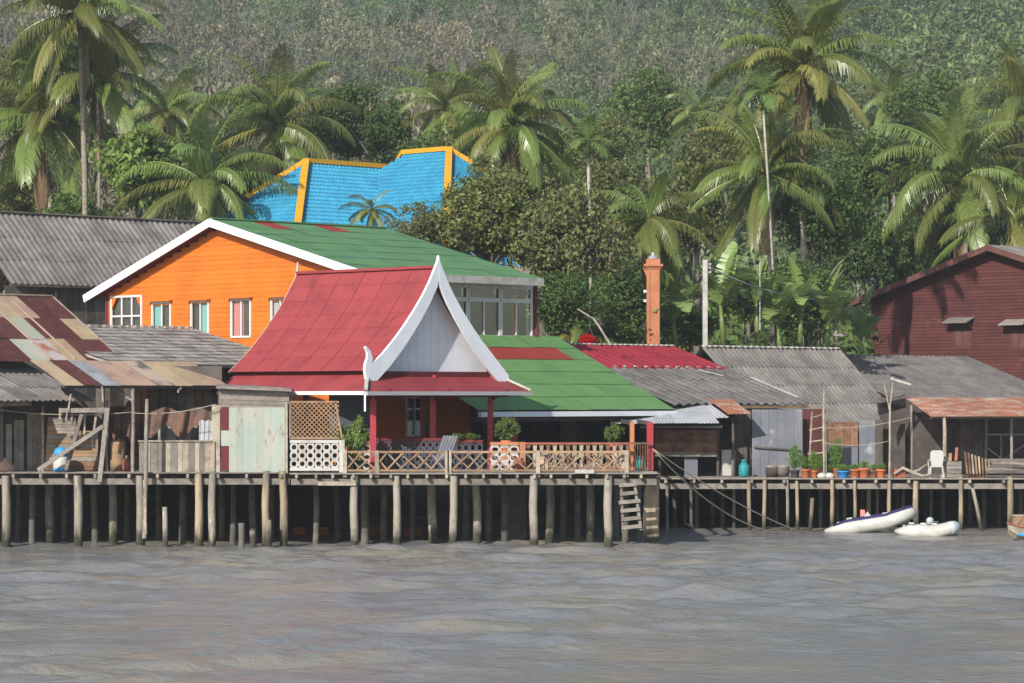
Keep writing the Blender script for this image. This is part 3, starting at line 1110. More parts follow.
TREES = [
    ('leafy_tree', 'bright green broad leaved tree beside the tall left palm trunk', 138, 166, 48, 54, 147, 'leaf_bright', 4),
    ('round_tree', 'dense dark round tree behind the blue roof', 348, 122, 46, 50, 170, 'leaf_dark', 0),
    ('round_tree', 'smaller dark tree leaning on the round one above the blue roof', 388, 138, 30, 38, 168, 'leaf_dark', 2),
    ('olive_tree', 'dull olive tree in front of the right blue roof wing', 420, 238, 40, 40, 128, 'leaf_brown', 1),
    ('olive_tree', 'large olive brown tree behind the upper green roof', 486, 216, 62, 60, 128, 'leaf_olive', 0),
    ('olive_tree', 'olive tree hiding the right end of the blue roof', 494, 196, 36, 40, 135, 'leaf_olive', 2),
    ('olive_tree', 'olive brown tree right of the upper green roof end', 565, 236, 60, 66, 127, 'leaf_brown', 0),
    ('dark_tree', 'dark leafy tree below the olive trees beside the white window wall', 566, 300, 48, 44, 125, 'leaf_dark', 3),
    ('dark_tree', 'dark tree behind the orange pillar', 640, 290, 52, 50, 139, 'leaf_dark', 0),
    ('olive_tree', 'mid green tree left of the palm with yellow nuts', 610, 196, 48, 48, 146, 'leaf_olive', 0),
    ('olive_tree', 'sunlit scrubby tree in the gap above the utility pole', 694, 196, 52, 66, 150, 'leaf_olive', 5),
    ('round_tree', 'hazy round green tree standing against the hill', 648, 112, 44, 42, 212, 'leaf_mid', 2),
    ('round_tree', 'hazy tree right of the round tree against the hill', 604, 140, 36, 34, 200, 'leaf_olive', 0),
    ('dark_tree', 'dark leafy tree at the foot of the leaning betel trunk', 752, 296, 46, 36, 136, 'leaf_dark', 3),
    ('dark_tree', 'dark leafy tree left of the red house eave', 862, 250, 46, 46, 172, 'leaf_dark', 0),
    ('dark_tree', 'dark leafy tree behind the banana plants', 806, 300, 50, 38, 137, 'leaf_dark', 2),
    ('dark_tree', 'dark tree under the pair of thin betel palms', 905, 258, 40, 44, 175, 'leaf_mid', 0),
    ('olive_tree', 'brownish tree under the drooping palms at the left edge', 22, 196, 46, 46, 157, 'leaf_olive', 1),
    ('olive_tree', 'rusty leaved tree behind the left edge palms', 10, 96, 50, 55, 165, 'leaf_brown', 1),
    ('leafy_tree', 'green shrubby tree behind the left grey roof ridge', 75, 222, 46, 36, 149, 'leaf_mid', 5),
    ('dark_tree', 'dark tree left of the blue roof under the low palm', 246, 196, 46, 34, 160, 'leaf_dark', 0),
    ('olive_tree', 'olive tree between the left palms and the blue roof', 196, 172, 52, 48, 165, 'leaf_mid', 1),
    ('leafy_tree', 'pale green tree on the lower hill right of the tall right palm', 876, 168, 50, 46, 178, 'leaf_mid', 0),
    ('leafy_tree', 'green tree on the lower hill left of the large palm by the red house', 925, 118, 46, 44, 200, 'leaf_mid', 2),
    ('olive_tree', 'olive tree behind the palm with fronds reaching left', 725, 140, 44, 46, 182, 'leaf_olive', 1),
    ('dark_tree', 'dark tree filling the gap below the tall right palm crown', 822, 216, 50, 58, 143, 'leaf_dark', 3),
    ('olive_tree', 'scrubby tree behind the bushy palm by the blue roof', 545, 168, 52, 48, 165, 'leaf_olive', 0),
    ('leafy_tree', 'green tree at the right edge behind the red house palms', 1004, 170, 50, 60, 182, 'leaf_mid', 1),
    ('dark_tree', 'dark tree behind the hidden palm left of the bushy one', 440, 166, 48, 40, 165, 'leaf_mid', 2),
    ('dark_tree', 'dark tree right behind the red house roof slope', 960, 236, 50, 36, 176, 'leaf_dark', 2),
    ('leafy_tree', 'small green bush right of the orange pillar foot', 690, 325, 36, 26, 133, 'leaf_mid', 4),
    ('leafy_tree', 'bright bush left of the orange pillar foot', 615, 336, 34, 20, 128, 'leaf_bright', 4),
]
for i, (nm, lb, px, py, rx, ry, d, lf, cr) in enumerate(TREES):
    tree(nm, lb, px, py, rx, ry, d, lf, cr, seed=i, group='broadleaf trees behind the houses')

BANANAS = [('banana plant with tall upright leaves just right of the white utility pole', 724, 346, 40, 129, 10),
           ('banana plant with ragged leaves left of the white utility pole', 676, 348, 26, 129, 9),
           ('banana plant with broad arching leaves in the middle of the clump', 758, 348, 44, 130.5, 10),
           ('banana plant near the wooden utility pole', 800, 350, 38, 131.5, 9),
           ('banana plant in front of the red house corner', 862, 354, 14, 149, 8),
           ('low banana plant at the front of the clump', 780, 350, 22, 130.5, 8),
           ('small banana plant beside the wooden pole foot', 826, 350, 24, 132.5, 8)]
for i, (lb, px, py, h, d, n) in enumerate(BANANAS):
    banana(lb, px, py, h, d, n, seed=i * 3 + 1)

# undergrowth that fills the wood's floor between the trees
def undergrowth():
    r = np.random.default_rng(77)
    kinds = [crown_arrays(500 + i, 26, 12, .11, lump=.3, flat=.8, inner=.25) for i in range(4)]
    acc = []
    for (y0, y1, step, s0, s1, hz) in ((134, 150, 3.0, 1.3, 2.2, 3.0), (150, 208, 4.5, 2.2, 3.6, 4.5)):
        y = y0
        while y < y1:
            half = y * .18 + 4
            x = -half
            while x < half:
                xx, yy = x + r.uniform(-1, 1), y + r.uniform(-1, 1)
                if (xx > 8 and yy < 162) or (xx < -13 and yy < 147):
                    x += step
                    continue
                z = ground_z(xx, yy)
                s = r.uniform(s0, s1)
                v, q = kinds[r.integers(4)]
                acc.append(np.stack([v[:, 0] * s + xx, v[:, 1] * s + yy, v[:, 2] * s * 1.3 + z + r.uniform(.4, hz)], -1))
                x += step * r.uniform(.7, 1.2)
            y += step
    vv = np.concatenate(acc)
    o = put('undergrowth', np_mesh('undergrowth', vv, np.arange(len(vv)).reshape(-1, 4)), M['leaf_mid'])
    tag(o, 'tangled green undergrowth between the trees', 'undergrowth', kind='stuff')


undergrowth()

# ================================================================= houses
DZ = 2.45        # deck height of the left and middle piers
RZ = 1.93        # deck height of the right pier


def pick(*names):
    ms = [M[n] for n in names]
    return lambda i, j: random.choice(ms)


def window(root, O, along, out, a0, a1, z0, z1, frame='frame_white', curtain=None, half=None, mull=1, rows=1, fw=.055, glass='glass', deep=.16):
    """A window in a wall plane through O: dark recess, frame bars, mullions, pane and curtain as sub-parts."""
    def pt(a, z, o):
        return O + along * a + Vector((0, 0, z - O.z)) + out * o
    vs = [pt(a, z, o) for o in (-deep, -deep + .02) for (a, z) in ((a0, z0), (a1, z0), (a1, z1), (a0, z1))]
    back = raw('window', vs, [(0, 1, 2, 3), (7, 6, 5, 4), (0, 4, 5, 1), (1, 5, 6, 2), (2, 6, 7, 3), (3, 7, 4, 0)], M['dark_wall'], root)

    def sub(name, p0, p1, w, h, m):
        dv = Vector(p1) - Vector(p0)
        return bar(back, name, p0, p1, w, h, M[m], up=out if abs(dv.normalized().z) > .9 else ZUP)
    for z in (z0, z1):
        sub('frame', pt(a0 - fw / 2, z, .02), pt(a1 + fw / 2, z, .02), .07, fw, frame)
    for a in (a0, a1):
        sub('frame', pt(a, z0, .02), pt(a, z1, .02), fw, .07, frame)
    for i in range(1, mull + 1):
        a = a0 + (a1 - a0) * i / (mull + 1)
        sub('mullion', pt(a, z0 + fw / 2, .0), pt(a, z1 - fw / 2, .0), fw * .8, .05, frame)
    for i in range(1, rows):
        z = z0 + (z1 - z0) * i / rows
        sub('mullion', pt(a0, z, .005), pt(a1, z, .005), .05, fw * .8, frame)
    if glass:
        sub('pane', pt(a0, (z0 + z1) / 2, -.03), pt(a1, (z0 + z1) / 2, -.03), .008, z1 - z0, glass)
    if curtain:
        h0, h1 = half if half else (0, 1)
        sub('curtain', pt(a0 + (a1 - a0) * h0, (z0 + z1) / 2, -.09), pt(a0 + (a1 - a0) * h1, (z0 + z1) / 2, -.09), .02, z1 - z0, curtain)
    return back


def along_a(O, along, px):
    """Run along a wall line from O to picture column px."""
    q = go(O, along, px)
    return (q - O).dot(along)


# ---------------------------------------------------------------- big orange house with green roofs
def orange_house():
    A = P(210, 220, 115.5)
    B = go(A, V, 386)
    C = at_row(go(A, U, 366), 273)
    L = at_row(go(A, -U, 85), 296)
    H = thing('orange_house', 'orange plank house with green roofs and white gable boards', 'house', Vector((A.x, A.y + 5, DZ)))
    Ur, Ul = C - A, L - A
    Lv = (B - A).length

    def mg(i, j):
        if i == 0 and j in (2, 5):
            return M['red_sheet']
        return M['green_roof2']
    roof(H, A + ZUP * .03, Ur, V, Ur.length, Lv, 7, 9, mg, amp=.022, waves=9, lift=.035, per=3)
    roof(H, A + ZUP * .03, Ul, V, Ul.length, Lv, 6, 9, pick('green_roof2'), amp=.022, waves=9, lift=.035, per=3)
    # ridge cap
    bar(H, 'ridge_cap', A + ZUP * .07, B + ZUP * .07, .3, .05, M['green_roof2'])
    # white barge boards and their maroon soffits, on the near gable
    for W in (Ur, Ul):
        e = A + W + W.normalized() * .05
        bar(H, 'barge_board', A - V * .03 - ZUP * .10, e - V * .03 - ZUP * .10, .05, .30, M['white'])
        bar(H, 'soffit', A + V * .27 - ZUP * .17, A + W + V * .27 - ZUP * .17, .50, .03, M['maroon_trim'])
    # right eave fascia
    bar(H, 'fascia', A + Ur + U * .04 - ZUP * .09, A + Ur + U * .04 + V * Lv - ZUP * .09, .05, .28, M['white_old_shaded'])
    # gable wall, lapped planks
    O = A + V * .52
    ul = (L - A).dot(U) + .75
    ur = (C - A).dot(U) - .85
    kl = (A.z - L.z) / -(L - A).dot(U)
    kr = (A.z - C.z) / (C - A).dot(U)

    def run(z):
        zt = z + .22
        if zt >= A.z:
            return None
        a = max(ul, -(A.z - zt) / kl)
        b = min(ur, (A.z - zt) / kr)
        return (a, b) if b > a else None
    wins = []
    for (x0, x1, y0, y1, cur, half, mull) in ((153, 171, 303, 333, 'curtain_teal', (0, .45), 1), (192, 209, 302, 337, 'curtain_teal', (.45, 1), 1),
                                              (232, 251, 300, 337, 'curtain_pink', (0, .55), 1), (272, 289, 299, 336, 'curtain_white', (0, .3), 1)):
        a0, a1 = along_a(O, U, x0), along_a(O, U, x1)
        d = (O + U * a0).y
        z1, z0 = at_row(O + U * a0, y0).z, at_row(O + U * a0, y1).z
        wins.append((a0, a1, z0, z1, cur, half, mull))
    b0, b1 = along_a(O, U, 112), along_a(O, U, 142)
    bz1, bz0 = at_row(O + U * b0, 297).z, at_row(O + U * b0, 336).z
    holes = [(w[0] - .03, w[1] + .03, w[2], w[3]) for w in wins] + [(b0, b1, bz0, bz1)]
    siding(H, O, U, (DZ, A.z, run), .185, M['orange'], -V, holes)
    for (a0, a1, z0, z1, cur, half, mull) in wins:
        window(H, O, U, -V, a0, a1, z0, z1, curtain=cur, half=half, mull=mull, fw=.07)
        bar(H, 'window_hood', O + U * (a0 - .14) + ZUP * (z1 + .07 - O.z) - V * .12, O + U * (a1 + .14) + ZUP * (z1 + .07 - O.z) - V * .12, .22, .05, M['orange'])
    window(H, O, U, -V, b0, b1, bz0, bz1, mull=2, rows=2, fw=.08)
    for (s, a) in ((1, b0), (-1, b1)):          # the cut corners over the wide window
        prism(H, 'corner_board', [(0, 0), (s * .38, 0), (0, -.55)], O + U * a + ZUP * (bz1 - O.z) - V * .015, U, ZUP, .05, M['orange'])
    bar(H, 'corner_post', O + U * (ul + .05) + ZUP * (DZ - O.z), O + U * (ul + .05) + ZUP * (L.z + .05 - O.z), .16, .16, M['maroon_trim'])
    # the long wall towards the water: windowed gallery above, orange planks below
    W0 = A + U * ur + V * .52
    s1 = along_a(W0, V, 532)
    zt, zb = at_row(go(W0, V, 532), 289).z, at_row(go(W0, V, 532), 337).z
    gal0 = along_a(W0, V, 400)
    n = 4
    zm = zt - (zt - zb) * .26
    for i in range(n):
        a0 = gal0 + (s1 - gal0) * i / n + .05
        a1 = gal0 + (s1 - gal0) * (i + 1) / n - .05
        window(H, W0, V, U, a0, a1, zm + .04, zt, mull=0, fw=.07, deep=.3)
        window(H, W0, V, U, a0, a1, zb, zm - .04, mull=1, fw=.07, deep=.3)
    bar(H, 'corner_post', W0 + V * (s1 + .14) + ZUP * (DZ - W0.z), W0 + V * (s1 + .14) + ZUP * (zt + .25 - W0.z), .2, .2, M['maroon_trim'])
    bar(H, 'lintel', W0 + V * 0 + ZUP * (zt + .17 - W0.z), W0 + V * s1 + ZUP * (zt + .17 - W0.z), .12, .24, M['frame_white'])
    bar(H, 'gallery_sill', W0 + ZUP * (zb - .08 - W0.z) + U * .03, W0 + V * (s1 + .1) + ZUP * (zb - .08 - W0.z) + U * .03, .18, .08, M['white_old_shaded'])
    # closing walls at the back so that the house is solid
    bk = W0 + V * (s1 + .2)
    quad_wall(H, 'back_wall', A + U * ul + V * (Lv - .5), A + U * (ur - .1) + V * (Lv - .5), DZ, L.z - .1, .1, M['orange'])
    quad_wall(H, 'side_wall', A + U * (ul + .06) + V * .6, A + U * (ul + .06) + V * (Lv - .5), DZ, L.z - .15, .1, M['orange'])
    box(H, 'floor', (A + U * (ul + ur) / 2 + V * (Lv / 2)).xy.to_3d() + ZUP * (zb - .3), (9, 7, .12), M['wood_dark'], math.radians(-45))
    # lower roof over the terrace
    T = at_row(go(W0, V, 556), 337)
    K = at_row(go(T, U, 674), 410)
    Ud = K - T
    near = along_a(K, -V, 478)
    nv = 9

    def mg2(i, j):
        if i == 1 and j in (4, 5, 6, 7):
            return M['red_sheet']
        return M['green_roof']
    roof(H, T - V * near + ZUP * .02, Ud, V, Ud.length, near, 6, nv, mg2, amp=.02, waves=9, lift=.045, per=3)
    # gutter along the lower eave
    e0, e1 = K + U * .08 - V * near - ZUP * .12, K + U * .08 - ZUP * .12
    bar(H, 'gutter', e0, e1, .16, .18, M['white'])
    bar(H, 'barge_strip', T + V * .03 - ZUP * .03, K + V * .03 - ZUP * .03, .04, .1, M['green_roof'])
    bar(H, 'eave_beam', K - U * .25 - V * near - ZUP * .30, K - U * .25 - ZUP * .30, .1, .16, M['wood_dark'])
    # ground floor wall under the terrace roof: orange planks, door and window openings
    G0 = W0 - U * .25
    g0, g1 = along_a(G0, V, 372), along_a(G0, V, 470)
    zg1 = at_row(go(G0, V, 470), 386).z
    wa, wb = along_a(G0, V, 406), along_a(G0, V, 423)
    wz1, wz0 = at_row(go(G0, V, 415), 398).z, at_row(go(G0, V, 415), 436).z
    siding(H, G0, V, (DZ, zg1, lambda z: (0.1, g1)), .19, M['orange'], U, [(wa, wb, wz0, wz1)])
    window(H, G0, V, U, wa, wb, wz0, wz1, mull=1, fw=.06, curtain='curtain_white', half=(.0, .3))
    # dark dining room behind
    q0, q1 = go(G0, V, 470), go(G0, V, 640)
    quad_wall(H, 'dining_wall', q0, q1 + V * 4, DZ, zg1 + .8, .1, M['wood_dark'])
    for px in (483, 560):
        qq = go(G0 + U * .2, V, px)
        bar(H, 'door', Vector((qq.x, qq.y, DZ + 1.0)), Vector((qq.x, qq.y, DZ + 1.0)) + V * .9, .06, 2.0, M['wood_brown'])
    # columns along the terrace eave
    q = go(K - U * .3, V, 514)
    bar(H, 'column', Vector((q.x, q.y, DZ)), Vector((q.x, q.y, K.z - .22)), .26, .26, M['maroon_post'])
    for px, mt, r in ((650, 'maroon_post', .22), (632, 'orange_post', .15)):
        q = G(px, 101.6, DZ)
        e = go(K - U * .3, V, px - (650 - px) * .1)
        bar(H, 'column', q, Vector((q.x, q.y, K.z - .36)), r, r, M[mt])
        bar(H, 'tie_beam', Vector((q.x, q.y - .05, K.z - .40)), Vector((q.x, e.y + 1, K.z - .40)), .1, .12, M['wood_dark'])
    return H, K, near


HOUSE, TERR_K, TERR_NEAR = orange_house()


# ---------------------------------------------------------------- the pavilion
def pavilion():
    Ap = P(437, 268, 101.2)                       # near end of the ridge
    R = thing('pavilion', 'open wooden pavilion with steep red roof and white curved gable boards', 'pavilion', Vector((Ap.x, Ap.y, DZ)))
    far = go(Ap, -U, 298)
    Lr = (far - Ap).length
    w = (go(Ap, V, 503) - Ap).length              # half width of the gable
    ze = at_row(Ap - V * w, 374).z                # eave height
    prof = [(0, 0), (.10, .135), (.21, .28), (.335, .42), (.475, .56), (.63, .70), (.80, .835), (1.0, .97)]
    drop = Ap.z - ze

    def pr(t, side, s):
        """Point on the roof: profile station t (outward, down), side -1 or 1, s along the ridge towards the back."""
        return Ap + V * (side * t[0] * w) - ZUP * (t[1] * drop) - U * s
    for side in (-1, 1):
        for i in range(len(prof) - 1):
            p0, p1 = pr(prof[i], side, Lr), pr(prof[i + 1], side, Lr)
            d = p1 - p0
            roof(R, p0 + ZUP * .01, d, U, d.length, Lr, 1, 6, pick('red_roof'), amp=.016, waves=10, lift=.022, per=3, jit=.004, over=1.03)
    bar(R, 'ridge_cap', Ap + ZUP * .04 + U * .02, far + ZUP * .04, .22, .09, M['red_roof'])

    # gable: panel of upright boards and curved barge boards with finials
    def gable(origin, out, front):
        n_ = len(prof)
        for side in (-1, 1):
            up_, lo_ = [], []
            for k, (a, b) in enumerate(prof):
                a2, b2 = prof[min(k + 1, n_ - 1)]
                a1, b1 = prof[max(k - 1, 0)]
                dx, dz = (a2 - a1) * w, -(b2 - b1) * drop
                ln = math.hypot(dx, dz)
                nx, nz = -dz / ln, dx / ln
                th = .26 + .20 * k / (n_ - 1)
                x, z = a * w, -b * drop
                if k == 0:
                    up_.append((0, .12))
                    lo_.append((0, -.42))
                else:
                    up_.append((x + nx * .10, z + nz * .10))
                    lo_.append((max(.0, x - nx * th), z - nz * th))
            ex, ez = prof[-1][0] * w, -prof[-1][1] * drop
            tip = [(.0, .42 if front else .34), (.05, .22)]
            if side < 0:
                tail = [(ex - .10, ez + .22), (ex - .12, ez + .44), (ex - .02, ez + .66), (ex + .16, ez + .80), (ex + .20, ez + .75), (ex + .10, ez + .60), (ex + .10, ez + .42), (ex + .20, ez + .22), (ex + .22, ez + .02), (ex + .16, ez - .30), (ex - .02, ez - .34)]
            else:
                tail = [(ex + .16, ez - .10), (ex + .20, ez - .30), (ex - .0, ez - .34)]
            pts = tip + up_[1:-1] + tail + lo_[::-1]
            prism(R, 'barge_board', [(side * a, b) for a, b in pts], origin + out * (side * .002), V, ZUP, .10, M['white'])
        if front:
            n = 17
            span = w * .93

            def top(a):
                x = min(abs(a) / w, 1)
                for k in range(n_ - 1):
                    if prof[k][0] <= x <= prof[k + 1][0]:
                        f = (x - prof[k][0]) / (prof[k + 1][0] - prof[k][0])
                        return Ap.z - (prof[k][1] + f * (prof[k + 1][1] - prof[k][1])) * drop - .07
                return ze
            zb_ = ze - .02
            for i in range(n):
                a0 = -span + 2 * span * i / n
                a1 = a0 + 2 * span / n - .012
                pts = [(a0, zb_), (a1, zb_), (a1, max(top(a1), zb_ + .02))]
                if a0 < 0 < a1:
                    pts.append((0, top(0)))
                pts.append((a0, max(top(a0), zb_ + .02)))
                q = origin - out * .52
                prism(R, 'gable_board', pts, Vector((q.x, q.y, 0)), V, ZUP, .03, M['white'])
            q = origin - out * .49
            bar(R, 'gable_sill', Vector((q.x, q.y, ze - .04)) - V * w * .93, Vector((q.x, q.y, ze - .04)) + V * w * .93, .08, .1, M['white_old_shaded'])
    gable(Ap + U * .05, U, True)
    prism(R, 'finial', [(-.09, -.05), (.09, -.05), (.03, .18), (0, .42), (-.03, .18)], far - U * .02, V, ZUP, .08, M['white_old_shaded'])
    for side in (-1, 1):
        for i in range(len(prof) - 1):
            bar(R, 'edge_board', pr(prof[i], side, Lr + .03) - ZUP * .02, pr(prof[i + 1], side, Lr + .03) - ZUP * .02, .04, .07, M['tin_pink'])
    # skirt roof round the pavilion
    z1s = ze + .04
    z0s = at_row(Ap - V * w, 391.5).z
    run = 1.0

    def corner(a, b, z):
        q = Ap + U * a + V * b
        return Vector((q.x, q.y, z))
    ins = w * .90
    fu = -.35                                    # the skirt's wall line under the gable
    # left skirt (faces the left), front skirt (faces the right)
    for (p, q, out, n) in ((corner(-Lr, -ins, z1s), corner(fu, -ins, z1s), -V, 7), (corner(fu, -ins, z1s), corner(fu, ins, z1s), U, 7)):
        d = (q - p)
        ax = d.normalized()
        d3 = (out * run * 1.0 + ZUP * (z0s - z1s))
        ext = run if out == U else 0
        a_ = p - ax * (run if out == U else 0)
        roof(R, p - ax * 0.0, d3, ax, d3.length, d.length, 1, n, pick('red_roof'), amp=.016, waves=8, lift=.01, per=3, jit=.004, over=1.0)
    # hip corners of the skirt as trimmed triangles with a pale capping board
    cA = corner(fu, -ins, z1s + .02)
    cB = corner(fu, -ins, z0s + .02) - V * run
    cC = corner(fu, -ins, z0s + .02) + U * run
    cD = corner(fu, -ins, z0s + .0) + U * run - V * run
    raw('hip_sheet', [cA, cB, cD, cC], [(0, 1, 2), (0, 2, 3)], M['red_roof'], R)
    bar(R, 'hip_cap', cA + ZUP * .06, cD + ZUP * .08, .12, .07, M['white_old_shaded'])
    rA = corner(fu, ins, z1s + .02)
    rC = corner(fu, ins, z0s + .02) + U * run
    rD = corner(fu, ins, z0s) + U * run + V * run
    rB = corner(fu, ins, z0s + .02) + V * run
    raw('hip_sheet', [rA, rC, rD, rB], [(0, 1, 2), (0, 2, 3)], M['red_roof'], R)
    bar(R, 'hip_cap', rA + ZUP * .06, rD + ZUP * .06, .12, .07, M['white_old_shaded'])
    for b_ in (-ins, ins):
        bar(R, 'frieze', corner(-Lr + .1, b_, z1s - .03), corner(fu, b_, z1s - .03), .06, .30, M['maroon_trim'])
    # gutters and eave boards
    bar(R, 'gutter', cD + U * .05 - ZUP * .06 - V * .02, rD + U * .05 - ZUP * .06, .1, .13, M['metal'])
    lf = corner(-Lr, -ins, z0s) - V * (run + .05) - ZUP * .05
    bar(R, 'gutter', lf, cD - V * .05 - ZUP * .05, .1, .12, M['frame_white'])
    bar(R, 'downpipe', cD - V * .04 - ZUP * .1, cD - V * .04 - ZUP * .65, .06, .06, M['frame_white'])
    # columns, beams and knee braces
    zc = z1s - .06
    cols = []
    for (a, b) in ((fu + .15, -ins + .1), (fu + .15, 0), (fu + .15, ins - .1), (-Lr * .5, -ins + .1), (-Lr * .5, ins - .1), (-Lr + .3, -ins + .1), (-Lr + .3, ins - .1)):
        q = corner(a, b, DZ)
        cols.append(q)
        bar(R, 'column', q, Vector((q.x, q.y, zc)), .2, .2, M['maroon_post'])
    for i, j in ((0, 1), (1, 2), (0, 3), (3, 5), (2, 4), (4, 6)):
        a, b = cols[i].copy(), cols[j].copy()
        a.z = b.z = zc + .03
        bar(R, 'beam', a, b, .12, .18, M['maroon_trim'])
    for q, d in ((cols[2], V), (cols[2], U), (cols[0], U), (cols[0], -V), (cols[1], U)):
        bar(R, 'brace', Vector((q.x, q.y, zc - .85)), Vector((q.x, q.y, z0s + .05)) + d * .85, .07, .09, M['maroon_trim'])
    # eave purlins under the skirt
    bar(R, 'purlin', cC + V * .02 - ZUP * .16 - U * .1, rC - ZUP * .16 - U * .1, .06, .08, M['maroon_trim'])
    return R, Ap, cols


PAV, PAV_A, PAV_COLS = pavilion()


# ---------------------------------------------------------------- left group of shacks
def back_grey_house():
    A = P(215, 224, 140)
    C = at_row(go(A, U, 262), 291)
    H = thing('grey_roof_house', 'dark timber house with corrugated grey roof behind the patchwork shack', 'house', Vector((A.x - 5, A.y, DZ)))
    Ud = C - A
    Lv = 14.0
    roof(H, A - V * Lv, Ud, V, Ud.length, Lv, 3, 11, pick('grey_sheet'), amp=.10, waves=4, lift=.03)
    Ul = Vector((-Ud.x, -Ud.y, Ud.z))
    roof(H, A - V * Lv, Ul, V, Ud.length, Lv, 3, 11, pick('grey_sheet'), amp=.10, waves=4, lift=.03)
    for j in range(11):
        bar(H, 'ridge_cap', A - V * (Lv - j * Lv / 11) + ZUP * .06, A - V * (Lv - (j + .97) * Lv / 11) + ZUP * .06, .3, .06, M['grey_sheet'])
    W = C - U * .5
    n = 26
    for i in range(n):
        q = W - V * (Lv * i / n + .2)
        bar(H, 'wall_board', Vector((q.x, q.y, DZ)), Vector((q.x, q.y, C.z - .08)), Lv / n * .94, .03, M['wood_dark'], up=U)
    bar(H, 'fascia', C - V * Lv - ZUP * .06, C - ZUP * .06, .04, .12, M['wood_grey'])
    quad_wall(H, 'side_wall', W, W - U * 6, DZ, C.z - .1, .08, M['wood_dark'])


back_grey_house()


def patchwork_shack():
    T = P(52, 297, 107.5)
    C = at_row(go(T, U, 124), 362)
    H = thing('patchwork_shack', 'waterside shack under a patchwork of rusty and cream tin sheets', 'shack', G(130, 101, DZ))
    Ud = C - T
    Lv = 7.0
    rows = (['rust_dark', 'tin_cream', 'rust_dark', 'rust_dark', 'tin_stain', 'tin_cream', 'tin_pink', 'rust_dark', 'rust_dark'],
            ['tin_pink', 'rust_dark', 'rust_dark', 'rust_dark', 'rust_dark', 'tin_green', 'rust_dark', 'rust_dark', 'tin_cream'],
            ['rust_dark', 'rust_dark', 'rust_dark', 'rust_dark', 'tin_green', 'tin_rustpink', 'tin_cream', 'rust_dark', 'rust_dark'])
    roof(H, T - V * Lv, Ud, V, Ud.length, Lv, 3, 9, lambda i, j: M[rows[i][j]], amp=.022, waves=9, lift=.02, jit=.02, per=3)
    bar(H, 'ridge_batten', T - V * Lv + ZUP * .05, T + ZUP * .05, .1, .05, M['wood_pale'])
    bar(H, 'barge_board', T + V * .03 - ZUP * .02, C + V * .03 - ZUP * .02, .05, .12, M['wood_pale'])
    for s in (2.02, 3.05):      # pale overlapping strips
        bar(H, 'batten', T - V * s + Ud * .1 + ZUP * .05, T - V * s + Ud * .98 + ZUP * .05, .07, .03, M['tin_pink'])
    # lower strip of sheets over the waterfront
    A2 = P(192, 362, 104.4)
    L2 = A2 - at_row(go(A2, V, 30), 360)
    C2 = at_row(go(A2, U, 226), 385)
    U2 = C2 - A2
    seq = ['tin_cream', 'rust_dark', 'tin_grey', 'tin_pink', 'tin_pink', 'tin_stain', 'tin_cream', 'tin_cream', 'tin_pink']
    L2v = Vector((L2.x, L2.y, 0)).length
    roof(H, A2 - V * L2v, U2, V, U2.length, L2v, 1, 9, lambda i, j: M[seq[j]], amp=.02, waves=9, lift=.02, jit=.02, per=3)
    bar(H, 'eave_beam', C2 - V * L2v - ZUP * .08, C2 - ZUP * .08, .08, .09, M['wood_dark'])
    # posts, boards and hanging nets below
    yf = 99.3
    for px, py0, dd, r in ((133, 390, 99.6, .07), (107, 400, 100.5, .06), (216, 405, 99.4, .0)):
        a = G(px, dd, DZ)
        b = P(px, py0, dd)
        if r:
            pole(H, 'post', a, b, r, M['wood_grey'])
        else:
            bar(H, 'post', a, b, .27, .1, M['wood_pale'], up=Vector((0, 1, 0)))
    x = 139
    i = 0
    while x < 211:
        wpx = random.choice((4.6, 5.4, 6.2, 7.0))
        a = G(x + wpx / 2, yf, DZ - .02)
        b = P(x + wpx / 2, 441 + random.uniform(-.6, .6), yf)
        bar(H, 'wall_board', a, b, wpx * yf / FOC * .95, .03, M[random.choice(('wood_grey', 'wood_grey', 'wood_pale', 'wood_grey'))], up=Vector((0, 1, 0)))
        x += wpx
    bar(H, 'rail', P(138, 441, yf - .04), P(212, 441, yf - .04), .05, .05, M['wood_pale'])
    # back wall, dark
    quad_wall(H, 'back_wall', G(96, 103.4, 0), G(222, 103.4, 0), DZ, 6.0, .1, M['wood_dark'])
    for k, px in enumerate(range(100, 222, 9)):
        bar(H, 'back_board', G(px, 103.3, DZ), G(px, 103.3, 5.3), .28, .03, M[random.choice(('wood_dark', 'wood_dark', 'wood_brown', 'wood_grey'))], up=Vector((0, 1, 0)))
    for px in (60, 133, 178):
        bar(H, 'rafter', P(px, 388 + (px - 60) * .03, 99.9), P(px + 6, 386, 103), .06, .08, M['wood_grey'])
    bar(H, 'brace', P(134, 402, 99.8), P(108, 384, 101), .05, .06, M['wood_grey'])
    return H


patchwork_shack()


def draped(name, label, cat, x0, x1, y0, y1, d, m, seed, sag=10, fold=.12):
    """Cloth or net hung from a line: a folded sheet with sagging edges."""
    r = random.Random(seed)
    nx, ny = 26, 12
    ph = r.uniform(0, 6)
    v = []
    for j in range(ny + 1):
        for i in range(nx + 1):
            s, t = i / nx, j / ny
            px = x0 + (x1 - x0) * s
            sg = sag * (math.sin(s * math.pi * 2 + ph) ** 2)
            py = y0 + sg * .35 + (y1 + sg * .6 - y0) * t
            dd = d + fold * math.sin(s * 17 + ph + t * 1.5) + fold * .5 * math.sin(s * 41 + t * 3)
            v.append(P(px, py, dd))
    f = [(j * (nx + 1) + i, j * (nx + 1) + i + 1, (j + 1) * (nx + 1) + i + 1, (j + 1) * (nx + 1) + i) for j in range(ny) for i in range(nx)]
    o = raw(name, v, f, m, None, smooth=True)
    return tag(o, label, cat)


